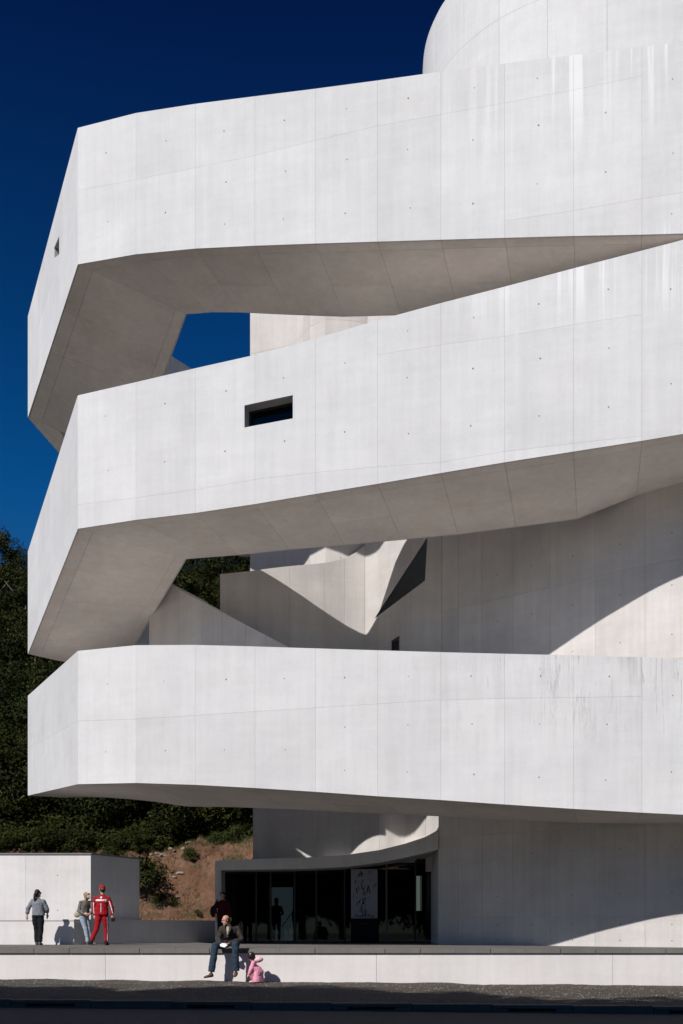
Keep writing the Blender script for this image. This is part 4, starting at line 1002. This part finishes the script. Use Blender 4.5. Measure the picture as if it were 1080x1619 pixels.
# picture axes: local x = right in the picture, local y = away from the camera (rot 0 means the figure walks away)
GREYT = cloth('grey_sweatshirt', (.19, .205, .23))
t, P_, C, f, u, s_ = person('woman with dark ponytail, grey sweatshirt and black trousers, walking alone at the far left', (XY(60, 32.0)[0], 32.0, TZ), 0, 1.70,
    stand(face=(.55, .8, .05), elL=(-.30, -.02, 1.12), wrL=(-.33, -.03, .88), elR=(.27, .03, 1.10), wrR=(.25, .14, .95), shL=(-.165, 0, 1.345), pelvis=(.02, 0, .93), anL=(-.05, .04, .09), anR=(.07, -.04, .09), knL=(-.06, .05, .49), knR=(.09, .0, .49)),
    GREYT, BLACKC, cloth('dark_shoe_grey', (.10, .10, .10)), top_w=1.12, sleeve=1.25, cuff=.72, leg_w=1.15, hem=.02, top_name='sweatshirt')
hair_cap('hair', C, f, u, s_, HAIRD, t, [(.035, -.022, 0, .10, .095, .088), (-.03, -.06, 0, .09, .06, .07)])
g = Geo(); g.tube([C - f * .08 + u * .03, C - f * .13 - u * .03, C - f * .135 - u * .16, C - f * .12 - u * .27], [.03, .04, .042, .015], 8); remeshed(g, 'ponytail', HAIRD, t, .012, .008, 2)
g = Geo()
for q in (-1, 1): ell(g, C + f * .093 + s_ * .032 * q + u * .012, s_ * .028, f * .008, u * .02, 8, 6)
g.tube([C + f * .09 + s_ * .05 + u * .014, C + s_ * .082 + u * .012 - f * .01], [.005, .005], 5); g.tube([C + f * .09 - s_ * .05 + u * .014, C - s_ * .082 + u * .012 - f * .01], [.005, .005], 5)
g.build('sunglasses', M_INK, t, True)

# blonde woman leaning back on the end of the parapet, face lifted to the right
JEANP = cloth('pale_jeans', (.30, .37, .44)); JACK = cloth('taupe_jacket', (.16, .145, .135), .3)
J = stand(pelvis=(-.09, .02, .92), neck=(-.03, 0, 1.42), head=(.02, -.01, 1.565), face=(.85, -.45, .42), up=(-.35, .15, .9), side=(.75, .65, 0), sside=(.7, .7, 0),
    shL=(-.16, -.10, 1.35), elL=(-.22, -.12, 1.08), wrL=(-.03, -.20, .98), shR=(.12, .10, 1.35), elR=(.20, .05, 1.10), wrR=(.12, -.10, .98),
    hdL=((1, .1, -.1), (0, 1, -.2), .6), hdR=((-.4, -.8, -.1), (-.5, .5, -.2), .6), hpL=(-.13, -.04, .88), hpR=(-.04, .08, .88), knL=(-.02, -.06, .49), knR=(.06, .03, .48), anL=(.06, -.06, .09), anR=(.14, .03, .09), toeL=(.8, -.6, 0), toeR=(.9, -.3, 0))
t, P_, C, f, u, s_ = person('blonde woman in sunglasses, taupe jacket and pale jeans leaning on the parapet end', (XY(137, 32.35)[0], 32.35, TZ), 0, 1.66,
    J, JACK, JEANP, cloth('pale_shoe', (.16, .13, .11)), SKINP, top_w=1.02, sleeve=1.1, leg_w=1.0, hem=.0)
HAIRB = plain('blonde_hair', (.26, .17, .09), .5, .4, .3, 30)
hair_cap('hair', C, f, u, s_, HAIRB, t, [(.045, -.025, 0, .085, .095, .086), (-.04, -.06, .0, .11, .05, .08), (-.03, -.02, .07, .09, .05, .025), (-.03, -.02, -.07, .09, .05, .025)])
g = Geo()
for q in (-1, 1): ell(g, C + f * .094 + s_ * .032 * q + u * .014, s_ * .032, f * .009, u * .022, 8, 6)
g.tube([C + f * .09 + s_ * .05 + u * .014, C + s_ * .082 + u * .012], [.006, .006], 5); g.tube([C + f * .09 - s_ * .05 + u * .014, C - s_ * .082 + u * .012], [.006, .006], 5)
g.build('sunglasses', M_INK, t, True)
bp = P_.w((-.24, -.06, 1.0)); bag = empty('shoulder_bag', bp, 'cream leather shoulder bag under the arm of the blonde woman', 'bag')
g = Geo(); ell(g, bp, Vector((.14, .02, .02)), Vector((0, .07, 0)), Vector((.03, 0, .13)), 14, 8); remeshed(g, 'bag_body', cloth('cream_leather', (.42, .37, .28)), bag, .012, .006, 1)
g = Geo(); g.tube([bp + Vector((-.07, 0, .09)), P_.w((-.20, -.03, 1.2)), P_.w((-.14, -.02, 1.42)), P_.w((-.11, -.14, 1.2)), bp + Vector((.08, -.03, .09))], [.012] * 5, 6); g.build('strap', bpy.data.materials['cream_leather'], bag, True)

# man in the red tracksuit and cap, seen from behind
REDC = cloth('red_tracksuit', (.30, .010, .016), .1); WHC = cloth('white_stripe', (.75, .74, .74), .03); BLK = cloth('black_shoe', (.015, .015, .015))
def tpaint(c):
    if abs(c.z - 1.285) < .026 and abs(c.x - .0) < .165 and c.y < .02: return 1                      # band across the shoulders
    if abs(c.x) < .014 and c.y < 0 and .93 < c.z < 1.2 and (c.z * 38) % 1 < .62: return 1           # small lettering down the back
    if abs(c.x + .225) < .011 and c.y < 0 and c.z < 1.22: return 1
    if abs(c.x - .20 - (1.35 - c.z) * .28) < .012 and c.y < 0 and c.z < 1.26: return 1
    if abs(c.x) < .022 and abs(c.z - 1.37) < .02 and c.y < 0: return 1                                # small emblem under the collar
    return 0
def bpaint(c): return 1 if abs(c.x - .165) < .011 and c.y < .04 and c.z < .8 else 0
J = stand(pelvis=(0, 0, .95), neck=(.015, 0, 1.44), head=(.01, .01, 1.60), face=(-.45, .85, .1), shL=(-.18, -.0, 1.35), shR=(.19, -.0, 1.345), elL=(-.24, .0, 1.08), wrL=(-.22, .06, .86), elR=(.29, -.0, 1.09), wrR=(.30, .02, .85),
    hdR=((-.05, .1, -1), (-1, .3, 0), .9), hpL=(-.085, 0, .89), hpR=(.09, 0, .89), knL=(-.13, -.03, .50), anL=(-.27, -.14, .12), knR=(.11, .06, .49), anR=(.12, .05, .09), toeL=(-.6, .7, .0), toeR=(.1, 1, 0))
t, P_, C, f, u, s_ = person('man in red tracksuit with white stripes and red cap, seen from behind', (XY(161, 31.6)[0], 31.6, TZ), 0, 1.80,
    J, REDC, REDC, BLK, top_mats=[REDC, WHC], top_paint=tpaint, bot_mats=[REDC, WHC], bot_paint=bpaint, top_w=1.08, sleeve=1.05, leg_w=1.05, hem=.08, trouser=.95)
hair_cap('hair', C, f, u, s_, HAIRD, t, [(-.01, -.03, 0, .085, .082, .08)])
g = Geo(); ell(g, C + u * .055 - f * .005, s_ * .092, f * .108, u * .075, 14, 8); ell(g, C + u * .035 + f * .13, s_ * .07, f * .07, u * .012, 12, 6); remeshed(g, 'cap', cloth('red_cap', (.36, .02, .022)), t, .011, 0)
g = Geo(); q = P_.w((.31, .03, .74)); g.box(q - Vector((.05, .06, .06)), q + Vector((.05, .06, .05)))
hb = g.build('pouch', BLK); tag(hb, 'small black camera pouch held in the right hand of the man in red', 'pouch'); bv = hb.modifiers.new('b', 'BEVEL'); bv.width = .015; bv.segments = 2

# man seated on the terrace edge; picture axes, faces the camera (-y)
DEN = cloth('dark_denim', (.028, .048, .075), .35); BRN = cloth('brown_jacket', (.045, .036, .032), .3); TAN = cloth('brown_shoe', (.13, .065, .035)); SHIRT = cloth('cream_shirt', (.38, .33, .28), .05)
SO = Vector((XY(362, 26.85)[0], 26.85, TZ)); Z0 = 0.0
J = dict(side=(1, .1, 0), sside=(1, .15, 0), pelvis=(.05, .13, .12), neck=(.03, -.16, .56), head=(-.05, -.25, .705), face=(-.88, -.42, -.28), up=(-.15, -.1, 1), belly=(0, -.03, 0),
    shL=(-.17, -.10, .50), elL=(-.25, -.17, .24), wrL=(-.16, -.38, .09), shR=(.22, -.06, .50), elR=(.33, -.12, .22), wrR=(.02, -.38, .12),
    hdL=((.6, -.5, -.3), (.6, .5, .1), .8), hdR=((-.8, -.35, -.1), (-.2, .5, -.5), .8),
    hpL=(-.07, .06, .11), knL=(-.30, -.36, .08), anL=(-.40, -.40, -.62), hpR=(.15, .06, .11), knR=(.20, -.38, .10), anR=(.21, -.33, -.60), toeL=(-.85, -.5, -.12), toeR=(-.1, -1, -.1))
t, P_, C, f, u, s_ = person('balding man in brown jacket and blue jeans sitting on the edge of the terrace', SO, 0, 1.74, J, BRN, DEN, TAN, SKIN, top_w=1.2, sleeve=1.3, leg_w=1.35, hem=.02, trouser=.93, bottom_name='jeans')
hair_cap('hair', C, f, u, s_, HAIRD, t, [(-.005, -.05, 0, .075, .065, .083), (.0, -.02, .062, .05, .05, .022), (.0, -.02, -.062, .05, .05, .022)])
g = Geo(); a, b_, c_ = P_.w((-.03, -.225, .52)), P_.w((.05, -.235, .535)), P_.w((-.01, -.285, .30))
g.tube([P_.w((.0, -.215, .54)), P_.w((.005, -.27, .45)), P_.w((-.01, -.275, .36)), P_.w((-.01, -.25, .28))], [(.042, .03), (.042, .025), (.026, .02), (.008, .012)], 10); remeshed(g, 'shirt', SHIRT, t, .011, .003, 2)
g = Geo()
for q_, (x0_, x1_) in (('a', (-.085, -.05)), ('b', (.075, .05))):
    g.tube([P_.w((x0_ * .8, -.15, .58)), P_.w((x0_, -.25, .50)), P_.w((x1_ * .6, -.285, .40)), P_.w((0, -.275, .30))], [(.026, .012)] * 3 + [(.012, .01)], 8)
remeshed(g, 'collar', BRN, t, .011, .003, 2)
g = Geo(); q = P_.w((-.075, -.45, .085))
g.add([q + Vector(v) for v in ((-.09, -.05, -.02), (.02, -.07, -.05), (.09, -.02, .0), (.06, .05, .05), (-.05, .06, .06), (-.1, .02, .02), (0, 0, .045))], [(0, 1, 6), (1, 2, 6), (2, 3, 6), (3, 4, 6), (4, 5, 6), (5, 0, 6)])
pp = g.build('folded_paper', plain('white_paper', (.8, .8, .8), .8, .2, .03)); tag(pp, 'crumpled white paper in the hands of the seated man', 'paper'); sd_ = pp.modifiers.new('s', 'SOLIDIFY'); sd_.thickness = .012

# toddler in a pink hooded coat crouching beside him
PINK = cloth('pink_coat', (.80, .33, .44), .12); PINKL = cloth('light_pink', (.80, .50, .56), .08)
gx, gy = XY(402, 26.4); gz = gravel_z(gx, gy)
J = dict(side=(.5, .87, 0), pelvis=(.16, .0, .22), neck=(-.02, -.02, .84), head=(-.13, -.05, 1.07), face=(-.8, -.25, -.5), up=(-.4, 0, .9), belly=(.08, 0, .02),
    shL=(-.02, -.22, .86), elL=(-.12, -.28, .58), wrL=(-.2, -.24, .36), shR=(.02, .2, .86), elR=(-.1, .24, .6), wrR=(-.22, .18, .4), hdL=((-.5, .1, -.8), (0, 1, 0), .5), hdR=((-.5, 0, -.8), (0, -1, 0), .5),
    hpL=(.12, -.14, .26), knL=(-.17, -.2, .42), anL=(-.02, -.17, .12), hpR=(.12, .14, .26), knR=(-.17, .18, .42), anR=(-.04, .15, .12), toeL=(-1, -.3, 0), toeR=(-1, .1, 0))
t, P_, C, f, u, s_ = person('toddler in pink hooded coat crouching on the gravel beside the seated man', (gx, gy, gz), 0, 1.02, J, PINK, cloth('rose_trousers', (.45, .20, .26)), cloth('pink_shoe', (.78, .45, .5)), SKINP, top_w=1.75, sleeve=1.6, hem=.17, top_name='coat', leg_w=1.2)
hair_cap('hair', C, f, u, s_, HAIRD, t, [(.06, -.05, 0, .17, .17, .155), (.12, -.16, .06, .06, .06, .06), (.13, -.14, -.07, .06, .06, .06), (-.05, -.08, 0, .14, .1, .14)], .014, .01)
g = Geo(); ell(g, P_.w((.17, -.0, .99)), Vector((.13, 0, .02)), Vector((0, .12, 0)), Vector((-.02, 0, .075)), 12, 8); remeshed(g, 'hood', PINKL, t, .012, .006, 4)
g = Geo()
for q in (-1, 1): ell(g, C + u * .16 - f * .05 + s_ * .1 * q, s_ * .03, f * .03, u * .03, 8, 6)
g.build('hair_bows', PINKL, t, True)

# figures in the shade of the entrance
DKR = cloth('dark_red_top', (.045, .004, .006)); NAVY = cloth('navy_cloth', (.02, .022, .03)); DKG = cloth('dark_grey_cloth', (.03, .034, .034))
t, P_, C, f, u, s_ = person('person in a dark red top in the portal shadow behind the seated man', (XY(352, 34.7)[0], 34.7, TZ), R(180), 1.72,
    stand(wrR=(.20, .12, .98), elR=(.28, .02, 1.1), face=(.1, 1, 0)), DKR, BLACKC, BLK, top_w=1.05)
hair_cap('hair', C, f, u, s_, HAIRD, t, [(.04, -.02, 0, .095, .1, .09), (-.04, -.05, 0, .1, .06, .08)])
bp = P_.w((.30, .0, 1.06)); bag = empty('black_backpack', bp, 'black backpack on the shoulder of the person in the dark red top', 'bag')
g = Geo(); ell(g, bp, Vector((.12, 0, 0)), Vector((0, .1, 0)), Vector((0, 0, .2)), 12, 8); remeshed(g, 'bag_body', BLK, bag, .014, .006, 1)
g = Geo(); g.tube([bp + Vector((.02, 0, .17)), P_.w((.16, 0, 1.46)), bp + Vector((-.05, .05, .1))], [.018, .02, .018], 6); g.build('strap', BLK, bag, True)
t, P_, C, f, u, s_ = person('dim figure holding a slanting stick before the pale pane in the entrance', (XY(437, 38.1)[0], 38.1, TZ + .02), R(180), 1.60,
    stand(wrL=(-.16, .28, 1.02), elL=(-.25, .1, 1.1), hdL=((.1, 1, 0), (0, 0, -1), .9)), DKG, cloth('grey_trousers', (.10, .10, .11)), BLK)
hair_cap('hair', C, f, u, s_, HAIRD, t, [(.04, -.02, 0, .095, .1, .09), (-.05, -.05, 0, .11, .06, .085)])
a, b_ = P(445, 1466, 37.75), P(464, 1440, 37.75)
st_ = Geo().tube([a, b_], [.016, .016], 8).build('stick', M_FRAME, None, True); tag(st_, 'dark slanting stick held up inside the entrance between two dim figures', 'stick')
t, P_, C, f, u, s_ = person('dim figure in a dark coat right of the pale pane inside the entrance', (XY(475, 37.9)[0], 37.9, TZ + .02), R(165), 1.76,
    stand(elL=(-.28, .06, 1.12), wrL=(-.2, .25, 1.1), hdL=((.1, 1, .1), (0, 0, -1), .9)), DKG, NAVY, BLK, top_w=1.1, hem=.2, top_name='coat')
hair_cap('hair', C, f, u, s_, HAIRD, t, [(.045, -.02, 0, .09, .1, .085)])
